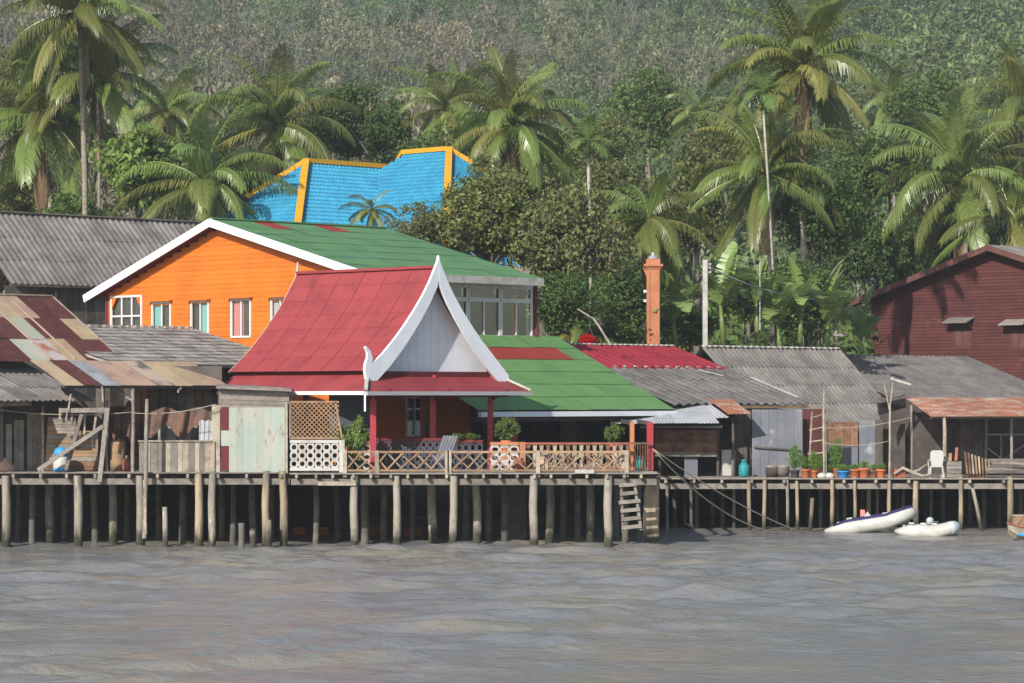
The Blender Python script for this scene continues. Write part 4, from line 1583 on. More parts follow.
draped('fishing_net', 'reddish brown fishing net hung along the shack opening', 'net', 148, 212, 407, 425, 100.3, M['net'], 3, sag=14)
draped('hanging_cloth', 'grey cloth bundle drying behind the board wall', 'cloth', 158, 204, 414, 446, 101.2, M['cloth_grey'], 5, sag=4)
draped('hanging_cloth', 'pale cloth at the right end of the shack opening', 'cloth', 199, 212, 420, 444, 100.1, M['tin_white'], 6, sag=3, fold=.018)
draped('fishing_net', 'dark net sagging between the posts left of the board wall', 'net', 102, 134, 408, 436, 101.0, M['net'], 8, sag=18)


def tile_roof_house():
    A = P(192, 329, 113)
    C = at_row(go(A, U, 302), 366)
    H = thing('tile_roof_house', 'low house with pale grey tiled roof below the orange gable', 'house', Vector((A.x, A.y, DZ)))
    Ud = C - A
    Lv = (A - go(A, V, 8)).length
    nu = 11
    n3 = Ud.normalized().cross(V)
    if n3.z < 0:
        n3 = -n3
    # small tiles: rows that step, joined per row into one part of many tiles
    vs, fs = [], []
    ln, wt = Ud.length / nu, .22
    Un = Ud.normalized()
    cnt = int(Lv / wt)
    for i in range(nu):
        for j in range(cnt):
            o = A - V * Lv + V * (wt * (j + (.5 if i % 2 else 0))) + Un * (ln * i)
            k = len(vs)
            e = random.uniform(0, .012)
            up0, up1 = n3 * .0, n3 * (.03 + e)
            a, b = o + up0, o + V * (wt * .93) + up0
            c, d = o + V * (wt * .93) + Un * (ln * 1.05) + up1, o + Un * (ln * 1.05) + up1
            vs += [a, b, c, d, d - n3 * .028, c - n3 * .028]
            fs += [(k, k + 1, k + 2, k + 3), (k + 3, k + 2, k + 5, k + 4)]
    t = raw('roof_tiles', vs, fs, M['grey_tile'], H)
    raw('roof_deck', [A - V * Lv - n3 * .03, A - n3 * .03, A + Ud - n3 * .03, A + Ud - V * Lv - n3 * .03, A - V * Lv - n3 * .09, A - n3 * .09, A + Ud - n3 * .09, A + Ud - V * Lv - n3 * .09],
        [(0, 1, 2, 3), (7, 6, 5, 4), (0, 4, 5, 1), (1, 5, 6, 2), (2, 6, 7, 3), (3, 7, 4, 0)], M['grey_tile'], H)
    t['kind'] = 'stuff'
    for j in range(24):
        q = A - V * (Lv * (j + .5) / 24)
        bar(H, 'ridge_tile', q - V * .11 + ZUP * .05, q + V * .11 + ZUP * .05, .2, .07 + .02 * (j % 2), M['grey_tile'])
    bar(H, 'verge_board', A + V * .1 - ZUP * .04, C + V * .1 - ZUP * .04, .06, .12, M['wood_grey'])
    W = C - U * .4
    quad_wall(H, 'wall', W, W - V * Lv, DZ, C.z - .1, .1, M['wood_dark'])
    W2 = W + V * .05
    quad_wall(H, 'end_wall', W2 - U * .1, W2 - U * 4.6, DZ, C.z, .1, M['wood_grey'])


tile_roof_house()


def corner_shack():
    C = P(95, 401, 100.4)
    T = at_row(go(C, -U, 2), 351)
    H = thing('corner_shack', 'waterside shack with sagging grey corrugated roof at the left edge', 'shack', G(20, 101, DZ))
    Ud = C - T
    Lv = 7.0
    roof(H, T - V * Lv, Ud, V, Ud.length, Lv, 4, 7, pick('grey_sheet', 'grey_sheet2'), amp=.06, waves=4, lift=.03, jit=.03)
    yf = 101.8
    bar(H, 'eave_log', P(-12, 404, 97.6), P(30, 403, 99.2), .16, .16, M['wood_pale'])
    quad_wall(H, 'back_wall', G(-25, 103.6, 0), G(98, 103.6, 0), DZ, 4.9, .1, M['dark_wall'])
    # cloth and panels in the opening
    for (x0, x1, y0, mt, dd) in ((27, 43, 414, 'wood_grey', 100.6), (6, 12, 424, 'cloth_grey', 101.4), (14, 24, 420, 'cloth_grey', 101.5)):
        n = max(1, int((x1 - x0) / 5))
        for i in range(n):
            xc = x0 + (x1 - x0) * (i + .5) / n
            bar(H, 'wall_board', G(xc, dd, DZ), P(xc, y0, dd), (x1 - x0) / n * dd / FOC * .95, .03, M[mt], up=Vector((0, 1, 0)))
    pole(H, 'post', G(43, 100.2, DZ), P(43, 405, 100.2), .06, M['wood_pale'])
    pole(H, 'post', G(2, 100.2, DZ), P(2, 405, 100.2), .06, M['wood_grey'])
    # low plank wall: horizontal boards in rust and grey
    y = 470.5
    i = 0
    while y > 419:
        st = random.uniform(3.6, 5.2)
        x0, x1 = 45 + (470 - y) * .06, (98 if y > 432 else 76)
        bar(H, 'wall_plank', P(x0, y - st / 2, yf - 1.6), P(x1, y - st / 2, yf - 1.6), .03, st * 100 / FOC * .93, M['wood_tan' if 428 < y < 445 and i % 2 == 0 else random.choice(('wood_grey', 'wood_pale', 'wood_tan', 'wood_brown'))])
        y -= st
        i += 1
    return H


corner_shack()


def tin_shed():
    H = thing('tin_shed', 'pale green tin shed with peeling paint beside the lattice screen', 'shed', G(252, 99, DZ))
    yf = 98.9
    n = 8
    x0, x1 = 229, 285
    w = (x1 - x0) / n
    for i in range(n):
        xc = x0 + w * (i + .5)
        bar(H, 'tin_panel', G(xc, yf, DZ - .03), P(xc, 407.5, yf), w * yf / FOC * .985, .025 + .012 * (i % 2), M['tin_pale'], up=Vector((0, 1, 0)))
    # maroon slots and pale blocks at its left edge
    for (ya, yb, mt) in ((407, 430, 'maroon_trim'), (430.5, 446, 'tin_pale'), (446.5, 470, 'maroon_trim')):
        bar(H, 'door_panel', P(225, ya, yf + .05), P(225, yb, yf + .05), .26, .03, M[mt], up=Vector((0, 1, 0)))
    bar(H, 'corner_post', G(286.5, yf - .03, DZ - .05), P(286.5, 402, yf - .03), .08, .08, M['wood_pale'], up=Vector((0, 1, 0)))
    y = 388
    while y < 407:
        bar(H, 'top_board', P(219, y, yf + .1), P(289, y + 2.0, yf + .1), .03, .14, M['wood_grey'])
        y += 4.6
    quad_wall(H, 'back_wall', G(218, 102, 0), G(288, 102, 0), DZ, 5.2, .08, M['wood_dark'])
    quad_wall(H, 'side_wall', G(289, 99.1, 0), G(288, 102, 0), DZ, 4.9, .06, M['slate_shaded'])
    # lean-to roof of boards
    raw('lean_to_roof', [P(216, 387, 98.7), P(292, 390, 98.7), P(292, 387, 102.4), P(216, 384, 102.4),
                         P(216, 388.5, 98.7), P(292, 391.5, 98.7), P(292, 388.5, 102.4), P(216, 385.5, 102.4)],
        [(0, 1, 2, 3), (7, 6, 5, 4), (0, 4, 5, 1), (1, 5, 6, 2), (2, 6, 7, 3), (3, 7, 4, 0)], M['wood_grey'], H)


tin_shed()


# ---------------------------------------------------------------- right group
def red_grey_row():
    T = P(674, 347, 124)
    C = at_row(go(T, U, 808), 404)
    H = thing('red_grey_roof_house', 'house with half red half grey corrugated roof right of the green roof', 'house', Vector((T.x, T.y - 4, RZ)))
    Ud = C - T
    Lv = along_a(C, -V, 672)
    nv = 8

    def mr(i, j):
        return M['red_roof2'] if i < 2 else M['grey_sheet2']
    roof(H, T - V * Lv, Ud, V, Ud.length, Lv, 5, nv, mr, amp=.10, waves=2, per=6, lift=.035, jit=.02)
    # pale mortar dabs along the ridge and the red courses' lower edge
    for j in range(26):
        q = T - V * (Lv * (j + .3) / 26) + ZUP * .07
        bar(H, 'ridge_mortar', q - V * .07, q + V * .07, .16, .05, M['white_old_shaded'])
        if j < 22:
            q2 = q + Ud * .39 - ZUP * .01
            bar(H, 'mortar_dab', q2 - V * .06, q2 + V * .06, .12, .05, M['white_old_shaded' if j % 2 else 'red_roof2'])
    # back slope
    Ul = Vector((-Ud.x, -Ud.y, Ud.z))
    roof(H, T - V * Lv, Ul, V, Ud.length * .7, Lv, 3, nv, pick('grey_sheet2'), amp=.075, waves=5)
    bar(H, 'eave_board', C - V * Lv * .62 - ZUP * .1, C - ZUP * .1, .06, .12, M['wood_tan'])
    bar(H, 'fallen_strip', T + Ud * .46 - V * 2.2 + ZUP * .1, T + Ud * .56 - V * 1.5 + ZUP * .1, .1, .03, M['tin_white'])
    bar(H, 'fallen_strip', T + Ud * .58 + V * .05 + ZUP * .1, T + Ud * .93 + V * .05 + ZUP * .1, .1, .03, M['tin_white'])
    # low awning sheets in front
    yf = 111.2
    a0, a1 = P(618, 404, 114), P(722, 404, 114)
    seq = ['tin_white', 'tin_white', 'tin_grey', 'tin_white', 'tin_white']
    A = P(600, 402, 115.2)
    d3 = P(622, 422, 111.0) - A
    vv = Vector((1, 0, 0))
    roof(H, A, d3, vv, d3.length, P(702, 400, 115.2).x - A.x, 1, 5, lambda i, j: M[seq[j]], amp=.03, waves=7, lift=.01, jit=.01)
    A = P(708, 399, 114.6)
    d3 = P(740, 412, 112.4) - A
    roof(H, A, d3, vv, d3.length, .9, 1, 1, pick('rust_orange'), amp=.03, waves=6, lift=.01)
    A = P(684, 404, 114.9)
    d3 = P(716, 416, 112.8) - A
    roof(H, A, d3, vv, d3.length, 1.0, 1, 1, pick('tin_white'), amp=.03, waves=6, lift=.01)
    # front wall pieces
    yw = 115.8
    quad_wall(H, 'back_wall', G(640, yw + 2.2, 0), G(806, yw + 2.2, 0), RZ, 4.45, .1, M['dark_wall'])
    for i in range(6):
        xa, xb = 752 + i * 8.4, 752 + (i + 1) * 8.4 - .25
        bar(H, 'wall_sheet', G((xa + xb) / 2, 113.4, RZ), P((xa + xb) / 2, 409.5, 113.4), (xb - xa) * 113.4 / FOC, .03, M['blue_wall'], up=Vector((0, 1, 0)))
    bar(H, 'wall_rail', P(754, 447, 113.3), P(800, 450, 113.3), .05, .06, M['wood_dark'])
    for (xa, xb) in ((735, 743), (743.3, 751)):
        bar(H, 'wall_sheet', G((xa + xb) / 2, 114.2, RZ), P((xa + xb) / 2, 410, 114.2), (xb - xa) * 114.2 / FOC, .03, M['wood_dark'], up=Vector((0, 1, 0)))
    y = 432
    while y < 455:
        bar(H, 'wall_plank', P(655, y, 112.6), P(717, y + .6, 112.6), .03, .16, M['wood_brown' if y < 450 else 'wood_grey'])
        y += 4.4
    bar(H, 'wall_rail', P(640, 427, 112.5), P(722, 427, 112.5), .06, .09, M['wood_grey'])
    bar(H, 'wall_sheet', G(691, 112.8, RZ), P(691, 455, 112.8), .5, .04, M['blue_wall'], up=Vector((0, 1, 0)))
    for px in (660, 718, 733):
        pole(H, 'post', G(px, 112.9, RZ), P(px, 418, 112.9), .06, M['wood_dark'])
    return H


red_grey_row()


def grey_row():
    T = P(840, 350, 129.5)
    C = at_row(go(T, U, 902), 422)
    H = thing('grey_roof_house', 'house with weathered grey corrugated roof behind the potted plants', 'house', Vector((T.x, T.y - 4, RZ)))
    Ud = C - T
    Lv = 9.0
    roof(H, T - V * Lv, Ud, V, Ud.length, Lv, 4, 8, pick('grey_sheet'), amp=.10, waves=4, lift=.035, jit=.02)
    Ul = Vector((-Ud.x, -Ud.y, Ud.z))
    roof(H, T - V * Lv, Ul, V, Ud.length * .8, Lv, 3, 8, pick('grey_sheet'), amp=.10, waves=4)
    for j in range(24):
        q = T - V * (Lv * (j + .5) / 24) + ZUP * .08
        bar(H, 'ridge_mortar', q - V * .1, q + V * .1, .16, .06, M['white_old_shaded'])
    # front wall: dark red shutter, brown door, bluish panels
    yw = 116.3
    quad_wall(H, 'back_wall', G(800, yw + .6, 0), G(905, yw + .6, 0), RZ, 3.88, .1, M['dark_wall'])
    n = 5
    for i in range(n):
        xc = 803 + (826 - 803) * (i + .5) / n
        bar(H, 'shutter_board', G(xc, 114.0, RZ), P(xc, 409, 114.0), 23 / n * 114 / FOC * .96, .03, M['red_wall'], up=Vector((0, 1, 0)))
    for i in range(4):
        xc = 828 + 30 * (i + .5) / 4
        bar(H, 'door_board', P(xc, 446, yw), P(xc, 422, yw), 7.2 * yw / FOC, .04, M['wood_brown'], up=Vector((0, 1, 0)))
        bar(H, 'wall_panel', G(xc, yw + .02, RZ), P(xc, 446.5, yw + .02), 7.4 * yw / FOC, .03, M['blue_wall'], up=Vector((0, 1, 0)))
    for i in range(3):
        xc = 859 + 24 * (i + .5) / 3
        bar(H, 'wall_panel', G(xc, yw, RZ), P(xc, 420, yw), 7.8 * yw / FOC, .03, M['blue_wall' if i < 2 else 'wood_dark'], up=Vector((0, 1, 0)))
    return H


grey_row()


def open_shed():
    T = P(966, 357, 145)
    C = at_row(go(T, U, 1078), 405)
    H = thing('grey_roof_shed', 'open fronted shed with wide grey roof and rusty tin awning', 'shed', Vector((T.x, T.y - 8, RZ)))
    Ud = C - T
    Lv = 13.0
    roof(H, T - V * Lv, Ud, V, Ud.length, Lv, 5, 12, pick('grey_sheet2'), amp=.11, waves=3, per=6, lift=.035, jit=.02)
    bar(H, 'verge', T + V * .03, C + V * .03, .08, .1, M['grey_sheet'])
    # rusty awning over the deck
    A = P(905, 397.5, 116.5)
    e = P(1012, 397.5, 116.5)
    d3 = P(937, 415.5, 111.6) - A
    roof(H, A, d3, Vector((1, 0, 0)), d3.length, e.x - A.x + .6, 1, 5, pick('rust_orange'), amp=.03, waves=8, lift=.01, jit=.015)
    bar(H, 'awning_beam', P(930, 417.5, 111.8), P(1045, 417.5, 111.8), .07, .09, M['wood_grey'])
    bar(H, 'awning_beam', P(880, 402, 115), P(910, 396, 116.2), .06, .08, M['wood_grey'])
    bar(H, 'gable_sheet', P(878, 409, 115), P(905, 401, 116.4), .05, .5, M['dark_wall'])
    for px, y0, dd, r in ((911.5, 405, 112.6, .055), (944.5, 417, 111.4, .085), (1011.5, 416, 112.5, .06), (986, 417, 114.5, .06), (1001, 436, 115, .04)):
        pole(H, 'post', G(px, dd, RZ), P(px, y0, dd), r, M['wood_grey' if px != 944.5 else 'wood_pale'])
    yb = 117.4
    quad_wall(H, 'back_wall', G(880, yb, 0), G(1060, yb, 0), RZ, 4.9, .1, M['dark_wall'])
    x = 958
    while x < 984:
        bar(H, 'wall_board', G(x, 116.6, RZ), P(x, 418, 116.6), .17, .03, M['wood_dark'], up=Vector((0, 1, 0)))
        x += 4.6
    bar(H, 'rail', P(985, 434.5, 114.4), P(1040, 434.5, 114.4), .05, .06, M['wood_grey'])
    bar(H, 'brace', P(986, 447, 114.4), P(1002, 459, 114.4), .04, .05, M['wood_grey'])
    bar(H, 'brace', P(1003, 459, 114.4), P(1026, 444, 114.4), .04, .05, M['wood_grey'])
    bar(H, 'rail', P(984, 460, 114.3), P(1040, 460, 114.3), .1, .1, M['wood_grey'])
    return H


open_shed()


def red_house():
    A = P(988, 246, 157)
    L = at_row(go(A, -U, 846), 304)
    H = thing('red_plank_house', 'dark red plank house with low gable and small hooded windows', 'house', Vector((A.x, A.y, 3)))
    Ul = L - A
    Ur = Vector((-Ul.x, -Ul.y, Ul.z))
    Lv = 9.0
    for W in (Ul, Ur):
        roof(H, A + ZUP * .04, W, V, W.length, Lv, 6, 9, pick('grey_sheet'), amp=.07, waves=5, lift=.03)
        bar(H, 'barge_board', A - V * .05 - ZUP * .09, A + W - V * .05 - ZUP * .09, .06, .30, M['red_trim'])
        bar(H, 'soffit', A + V * .35 - ZUP * .16, A + W + V * .35 - ZUP * .16, .7, .03, M['wood_dark'])
        for k in range(5):
            q = A + W * (.15 + .18 * k)
            bar(H, 'purlin_end', q - V * .09 - ZUP * .1, q + V * .7 - ZUP * .1, .09, .09, M['red_trim'])
    O = A + V * .75
    ul = along_a(O, U, 872)
    ur = -ul
    kl = (A.z - L.z) / Ul.xy.length

    def run(z):
        zt = z + .2
        if zt >= A.z:
            return None
        h = (A.z - zt) / kl
        return (max(ul, -h), min(ur, h)) if h > .1 else None
    wins = []
    for (x0, x1, y0, y1) in ((954.5, 971, 323, 348), (1011, 1027, 325, 350)):
        a0, a1 = along_a(O, U, x0), along_a(O, U, x1)
        q = O + U * a0
        wins.append((a0, a1, at_row(q, y1).z, at_row(q, y0).z))
    siding(H, O, U, (2.5, A.z, run), .175, M['red_wall'], -V, wins, tilt=.03, thick=.035)
    for k, (a0, a1, z0, z1) in enumerate(wins):
        window(H, O, U, -V, a0, a1, z0, z1, frame='red_trim', mull=1 if k else 1, glass=None, fw=.07, deep=.1)
        for kk in range(2):
            am0 = a0 + (a1 - a0) * (.06 + .5 * kk)
            q0, q1 = O + U * am0 - V * .02, O + U * (am0 + (a1 - a0) * .4) - V * .02
            zc = (z0 + z1) / 2 - .12
            bar(H, 'shutter', Vector((q0.x, q0.y, zc)), Vector((q1.x, q1.y, zc)), .04, (z1 - z0) * .7, M['red_trim'])
        p0 = O + U * (a0 - .75) + ZUP * (z1 + .02 - O.z)
        hood = O + U * (a0 - .1) + ZUP * (z1 + .22 - O.z)
        vs = []
        for (a, o_, z) in ((a0 - .3, .02, z1 + .30), (a1 + .25, .02, z1 + .30), (a1 + .25, .75, z1 + .02), (a0 - .3, .75, z1 + .02)):
            vs.append(O + U * a - V * o_ + ZUP * (z - O.z))
        vs += [v - ZUP * .05 for v in vs]
        raw('window_hood', vs, [(0, 1, 2, 3), (7, 6, 5, 4), (0, 4, 5, 1), (1, 5, 6, 2), (2, 6, 7, 3), (3, 7, 4, 0)], M['wood_grey'], H)
        for a in (a0 - .2, a1 + .15):
            bar(H, 'hood_brace', O + U * a - V * .05 + ZUP * (z1 - .35 - O.z), O + U * a - V * .6 + ZUP * (z1 + .0 - O.z), .04, .05, M['red_trim'])
    bar(H, 'corner_post', O + U * ul + ZUP * (2.5 - O.z), O + U * ul + ZUP * (L.z + .2 - O.z), .14, .14, M['red_trim'])
    quad_wall(H, 'side_wall', O + U * (ul + .05), O + U * (ul + .05) + V * 7.5, 2.5, L.z + .3, .1, M['red_wall'])
    return H


red_house()


# ---------------------------------------------------------------- the blue roofed house among the trees
def blue_house():
    P1 = P(306, 163, 146)
    H = thing('blue_roof_house', 'house with bright blue tiled hip roof and yellow ridge caps among trees', 'house', Vector((P1.x, P1.y, ground_z(P1.x, P1.y))))
    run, dropv = 6.0, 5.2
    cnt = {}

    def slope(name, a, b, out, run_, drop_, ha, hb):
        """A tiled slope below ridge a-b; ha, hb shift the eave ends along the ridge per unit run (hips)."""
        ax = (b - a).normalized()
        L = (b - a).length
        nu = 26
        dn = (out * run_ - ZUP * drop_)
        n3 = dn.normalized().cross(ax).normalized()
        if n3.z < 0:
            n3 = -n3
        vs, fs = [], []
        for i in range(nu):
            t0, t1 = i / nu, (i + 1.06) / nu
            s0, s1 = -ha * run_ * t0, L + hb * run_ * t0
            w = .24
            j0 = math.floor(s0 / w)
            j = j0
            while j * w < s1:
                x0, x1 = max(j * w, s0), min((j + 1) * w, s1)
                if x1 - x0 > .02:
                    k = len(vs)
                    xm = (x0 + x1) / 2
                    for (x, t, h) in ((x0, t0, 0), (xm, t0, .08), (x1, t0, 0), (x0, t1, .03), (xm, t1, .115), (x1, t1, .03)):
                        vs.append(a + ax * x + dn * t + n3 * h)
                    fs.extend([(k, k + 1, k + 4, k + 3), (k + 1, k + 2, k + 5, k + 4)])
                j += 1
        o = raw(name, vs, fs, M['blue_tile'], H)
        o['kind'] = 'stuff'
        return o
    P2 = go(P1, V, 396)
    slope('roof_tiles', P1, P2 + V * 3, U, run, dropv, 1.0, 0)
    slope('roof_tiles', P1, P2 + V * 3, -U, run, dropv, 1.0, 0)
    # hipped end facing the left
    slope('roof_tiles', P1 - U * .02, P1 + U * .02, -V, run, dropv, 1.0, 1.0)

    def caps(a, b, n):
        d = (b - a) / n
        for i in range(n):
            bar(H, 'ridge_cap', a + d * i + ZUP * .12, a + d * (i + 1.04) + ZUP * .12, .34, .22, M['yellow_cap'])
    caps(P1, P2, 14)
    dn = (U - V) * run - ZUP * dropv
    caps(P1, P1 + dn, 16)
    dl = (-U - V) * run - ZUP * dropv
    caps(P1, P1 + dl, 16)
    # the higher cross wing
    Q1 = P(449, 151, 147)
    Q0 = go(Q1, -U, 404)
    slope('roof_tiles', Q0, Q1, -V, run, dropv, 1.0, 1.0)
    caps(Q1, Q1 + (U - V) * run - ZUP * dropv, 16)
    run, dropv = 2.4, 2.08
    slope('roof_tiles', Q0, Q1, V, run, dropv, 1.0, 1.0)
    slope('roof_tiles', Q1 - V * .02, Q1 + V * .02, U, run, dropv, 1.0, 1.0)
    caps(Q0, Q1, 9)
    caps(P2, Q0, 4)
    caps(Q1, Q1 + (U + V) * run - ZUP * dropv, 7)
    c = P1 + V * 4 - ZUP * 6.7
    box(H, 'wall', (c.x, c.y, c.z), (13, 10, 3.4), M['cream_wall'], math.radians(-45))
    lo = P1 - ZUP * 3.9 + (U - V) * 4.6
    return H


blue_house()

# ================================================================= piers
FY = 98.6        # front of the left and middle piers
RY = 110.6       # front of the right pier
YV = Vector((0, 1, 0))
XV = Vector((1, 0, 0))


def pier(name, label, x0, x1, yf, z, depth, front, mid, rear, boards, joist=.62, beam_mat='wood_grey'):
    """A plank deck on poles. front / mid / rear are lists of (picture column, radius, material, top row or None)."""
    a, b = (x0 - CX) * yf / FOC, (x1 - CX) * yf / FOC
    H = thing(name, label, 'pier', Vector(((a + b) / 2, yf, 0)))
    # decking: front planks one by one, the rest as longer boards
    n = 9
    for i in range(n):
        bar(H, 'deck_plank', (a + random.uniform(-.1, .1), yf + .11 + .21 * i, z - .02 + random.uniform(-.012, .012)), (b + random.uniform(-.08, .08), yf + .11 + .21 * i, z - .02 + random.uniform(-.012, .012)), .195, .04, M[random.choice(boards)])
    m = 7
    rest = depth - .21 * n
    for i in range(m):
        bar(H, 'deck_board', (a, yf + .21 * n + rest * (i + .5) / m, z - .03), (b, yf + .21 * n + rest * (i + .5) / m, z - .03), rest / m - .02, .05, M['wood_grey'])
    # edge beam and joist ends
    bar(H, 'edge_beam', (a, yf + .28, z - .30), (b, yf + .28, z - .30), .12, .20, M[beam_mat])
    x = a + .2
    while x < b:
        bar(H, 'joist', (x, yf - .10, z - .11), (x + random.uniform(-.03, .03), yf + 3.2, z - .11), .085, .12, M[random.choice(('wood_grey', 'wood_pale'))])
        x += joist * random.uniform(.85, 1.15)
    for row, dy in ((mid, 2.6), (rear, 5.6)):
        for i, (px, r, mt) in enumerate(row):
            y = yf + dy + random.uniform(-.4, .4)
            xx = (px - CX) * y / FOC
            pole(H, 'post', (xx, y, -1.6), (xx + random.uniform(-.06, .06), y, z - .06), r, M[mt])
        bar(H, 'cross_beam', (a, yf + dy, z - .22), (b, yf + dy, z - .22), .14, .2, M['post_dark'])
    for (px, r, mt, lean) in front:
        y = yf + .12
        xx = (px - CX) * y / FOC
        pole(H, 'post', (xx, y, -1.6), (xx + lean, y, z - .10 if lean == 0 else z + .05), r, M[mt])
    return H


pier('timber_pier', 'weathered timber pier on round posts under the left shacks', -260, 289, FY, DZ, 33,
     [(6, .16, 'post', 0), (78, .16, 'post', 0), (140, .17, 'post', 0), (198, .16, 'post_warm', .02), (211, .14, 'post', .04), (265, .14, 'post_warm', .03), (284, .15, 'post_warm', -.03)],
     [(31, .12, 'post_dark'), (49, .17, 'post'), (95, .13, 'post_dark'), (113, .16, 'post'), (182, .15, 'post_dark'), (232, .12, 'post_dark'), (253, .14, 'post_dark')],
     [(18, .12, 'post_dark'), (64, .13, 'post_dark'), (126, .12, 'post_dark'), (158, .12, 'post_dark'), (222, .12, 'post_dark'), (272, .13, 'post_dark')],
     ('wood_grey', 'wood_grey', 'wood_pale'), joist=1.0)
pier('timber_pier', 'timber pier with railed deck on concrete posts under the pavilion', 290.5, 657, FY - .1, DZ - .01, 28,
     [(354, .15, 'concrete', 0), (396.5, .15, 'concrete', 0), (453, .15, 'concrete', 0), (533.5, .16, 'concrete', 0), (608, .16, 'concrete', 0)],
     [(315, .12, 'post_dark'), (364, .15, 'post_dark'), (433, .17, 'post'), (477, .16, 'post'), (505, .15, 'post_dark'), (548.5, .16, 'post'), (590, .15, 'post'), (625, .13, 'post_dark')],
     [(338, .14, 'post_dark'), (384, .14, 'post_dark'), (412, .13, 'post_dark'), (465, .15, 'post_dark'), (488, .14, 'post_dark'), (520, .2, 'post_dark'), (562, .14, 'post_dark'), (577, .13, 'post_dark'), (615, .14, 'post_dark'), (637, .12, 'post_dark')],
     ('wood_grey', 'wood_pale'), joist=.60)
pier('timber_pier', 'rickety timber pier on thin crooked poles at the right', 660, 1130, RY, RZ, 24,
     [(667, .07, 'post_dark', 0), (691, .07, 'post_dark', 0), (750, .085, 'post_warm', -.05), (763.5, .085, 'post_warm', .03), (788, .07, 'post', -.03), (797, .075, 'post_warm', 0), (831, .09, 'post_warm', .05),
      (855.5, .075, 'post_warm', -.03), (889, .085, 'post_warm', 0), (915.6, .12, 'post_warm', 0), (960, .10, 'post_warm', .03), (1009, .13, 'post_warm', .05), (1052, .12, 'post', 0)],
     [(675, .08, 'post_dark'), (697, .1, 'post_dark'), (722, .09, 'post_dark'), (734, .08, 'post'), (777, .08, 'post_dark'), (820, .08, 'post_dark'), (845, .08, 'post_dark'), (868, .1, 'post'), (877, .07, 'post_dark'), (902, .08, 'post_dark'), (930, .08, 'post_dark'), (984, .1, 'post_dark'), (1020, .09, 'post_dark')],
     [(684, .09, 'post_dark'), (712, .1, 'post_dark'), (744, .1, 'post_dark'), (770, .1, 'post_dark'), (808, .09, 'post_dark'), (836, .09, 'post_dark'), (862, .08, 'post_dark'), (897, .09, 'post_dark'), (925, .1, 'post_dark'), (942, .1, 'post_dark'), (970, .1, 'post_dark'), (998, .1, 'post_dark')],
     ('wood_grey', 'wood_pale', 'wood_grey'), joist=1.1)

# stumps and leaning stakes that stand free in the water
for (px, y0, d, r, mt, lean, lb) in ((165, 507, 98.4, .10, 'post', .0, 'short broken post standing in the water below the board wall'),
                                     (241, 523, 97.4, .12, 'post_dark', .0, 'dark short stump nearest the viewer below the tin shed'),
                                     (269, 520, 98.0, .13, 'post_warm', .08, 'pale stump leaning right below the tin shed'),
                                     (253, 531, 98.6, .12, 'post', 0, 'low stump between the dark stump and the leaning one'),
                                     (812, 498, 110.2, .085, 'post_warm', .1, 'yellowish stake leaning beside the mooring ropes'),
                                     (973, 488, 110.3, .08, 'post', -.35, 'slanting stake under the right pier')):
    a, b = G(px, d, -1.2), P(px, y0, d)
    o = pole(None, 'stump' if y0 > 500 else 'stake', a - Vector((lean * 1.5, 0, 0)), b, r, M[mt])
    tag(o, lb, 'post', 'loose posts in the water')

# mooring pile of concrete beside the ladder, broken face
def pile():
    t = thing('concrete_pile', 'broad weathered concrete pile at the right corner of the railed deck', 'pile', G(651, 100, 0))
    w = 15 * 100 / FOC / 2
    c = G(651, 100.2, 0)
    out = [(-w, -1.5), (w, -1.5), (w * 1.02, 1.2), (w, 2.1), (-w * .55, 2.12), (-w * .95, 1.75), (-w * 1.02, .9)]
    prism(t, 'shaft', out, c, XV, ZUP, .5, M['post_warm'])
    box(t, 'cap', c + ZUP * 2.2, (.62, .62, .12), M['wood_grey'])
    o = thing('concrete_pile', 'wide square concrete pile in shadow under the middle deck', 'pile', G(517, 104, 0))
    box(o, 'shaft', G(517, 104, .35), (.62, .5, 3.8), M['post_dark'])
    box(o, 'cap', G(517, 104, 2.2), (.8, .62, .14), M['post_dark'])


pile()

# rubble boxes at the back of the deck's shadow
for (px, w, lb) in ((299, 13, 'brick block at the back waterline, leftmost under the pavilion'), (322, 12, 'brick block at the back waterline, second under the pavilion'),
                    (375, 15, 'brick block at the back waterline, third under the pavilion'), (412, 20, 'brick block at the back waterline, rightmost under the pavilion')):
    y = 107
    t = thing('brick_block', lb, 'brick block', G(px, y, -.2), 'brick blocks under the deck')
    for r in range(6):
        nb = 3
        wx = w * y / FOC / nb
        for k in range(nb):
            box(t, 'brick', G(px, y, 0) + Vector(((k - 1 + (.25 if r % 2 else 0)) * wx, 0, -.2 + r * .09)), (wx * .94, .3, .08), M['brick_red'])


# ladder below the deck
def ladder(name, label, p0, p1, q0, q1, n, r, m, flat=False):
    t = thing(name, label, 'ladder', (Vector(p0) + Vector(q0)) / 2)
    if flat:
        bar(t, 'rail', p0, p1, .09, .05, m, up=YV)
        bar(t, 'rail', q0, q1, .09, .05, m, up=YV)
    else:
        pole(t, 'rail', p0, p1, r, m)
        pole(t, 'rail', q0, q1, r, m)
    p0, p1, q0, q1 = map(Vector, (p0, p1, q0, q1))
    for i in range(n):
        s = (i + .5) / n
        a, b = p0.lerp(p1, s), q0.lerp(q1, s)
        e = (b - a) * random.uniform(.05, .22)
        if flat:
            bar(t, 'rung', a - e - YV * .05, b + e - YV * .05, .1, .12, m)
        else:
            pole(t, 'rung', a - e, b + e, r * .8, m)
    return t


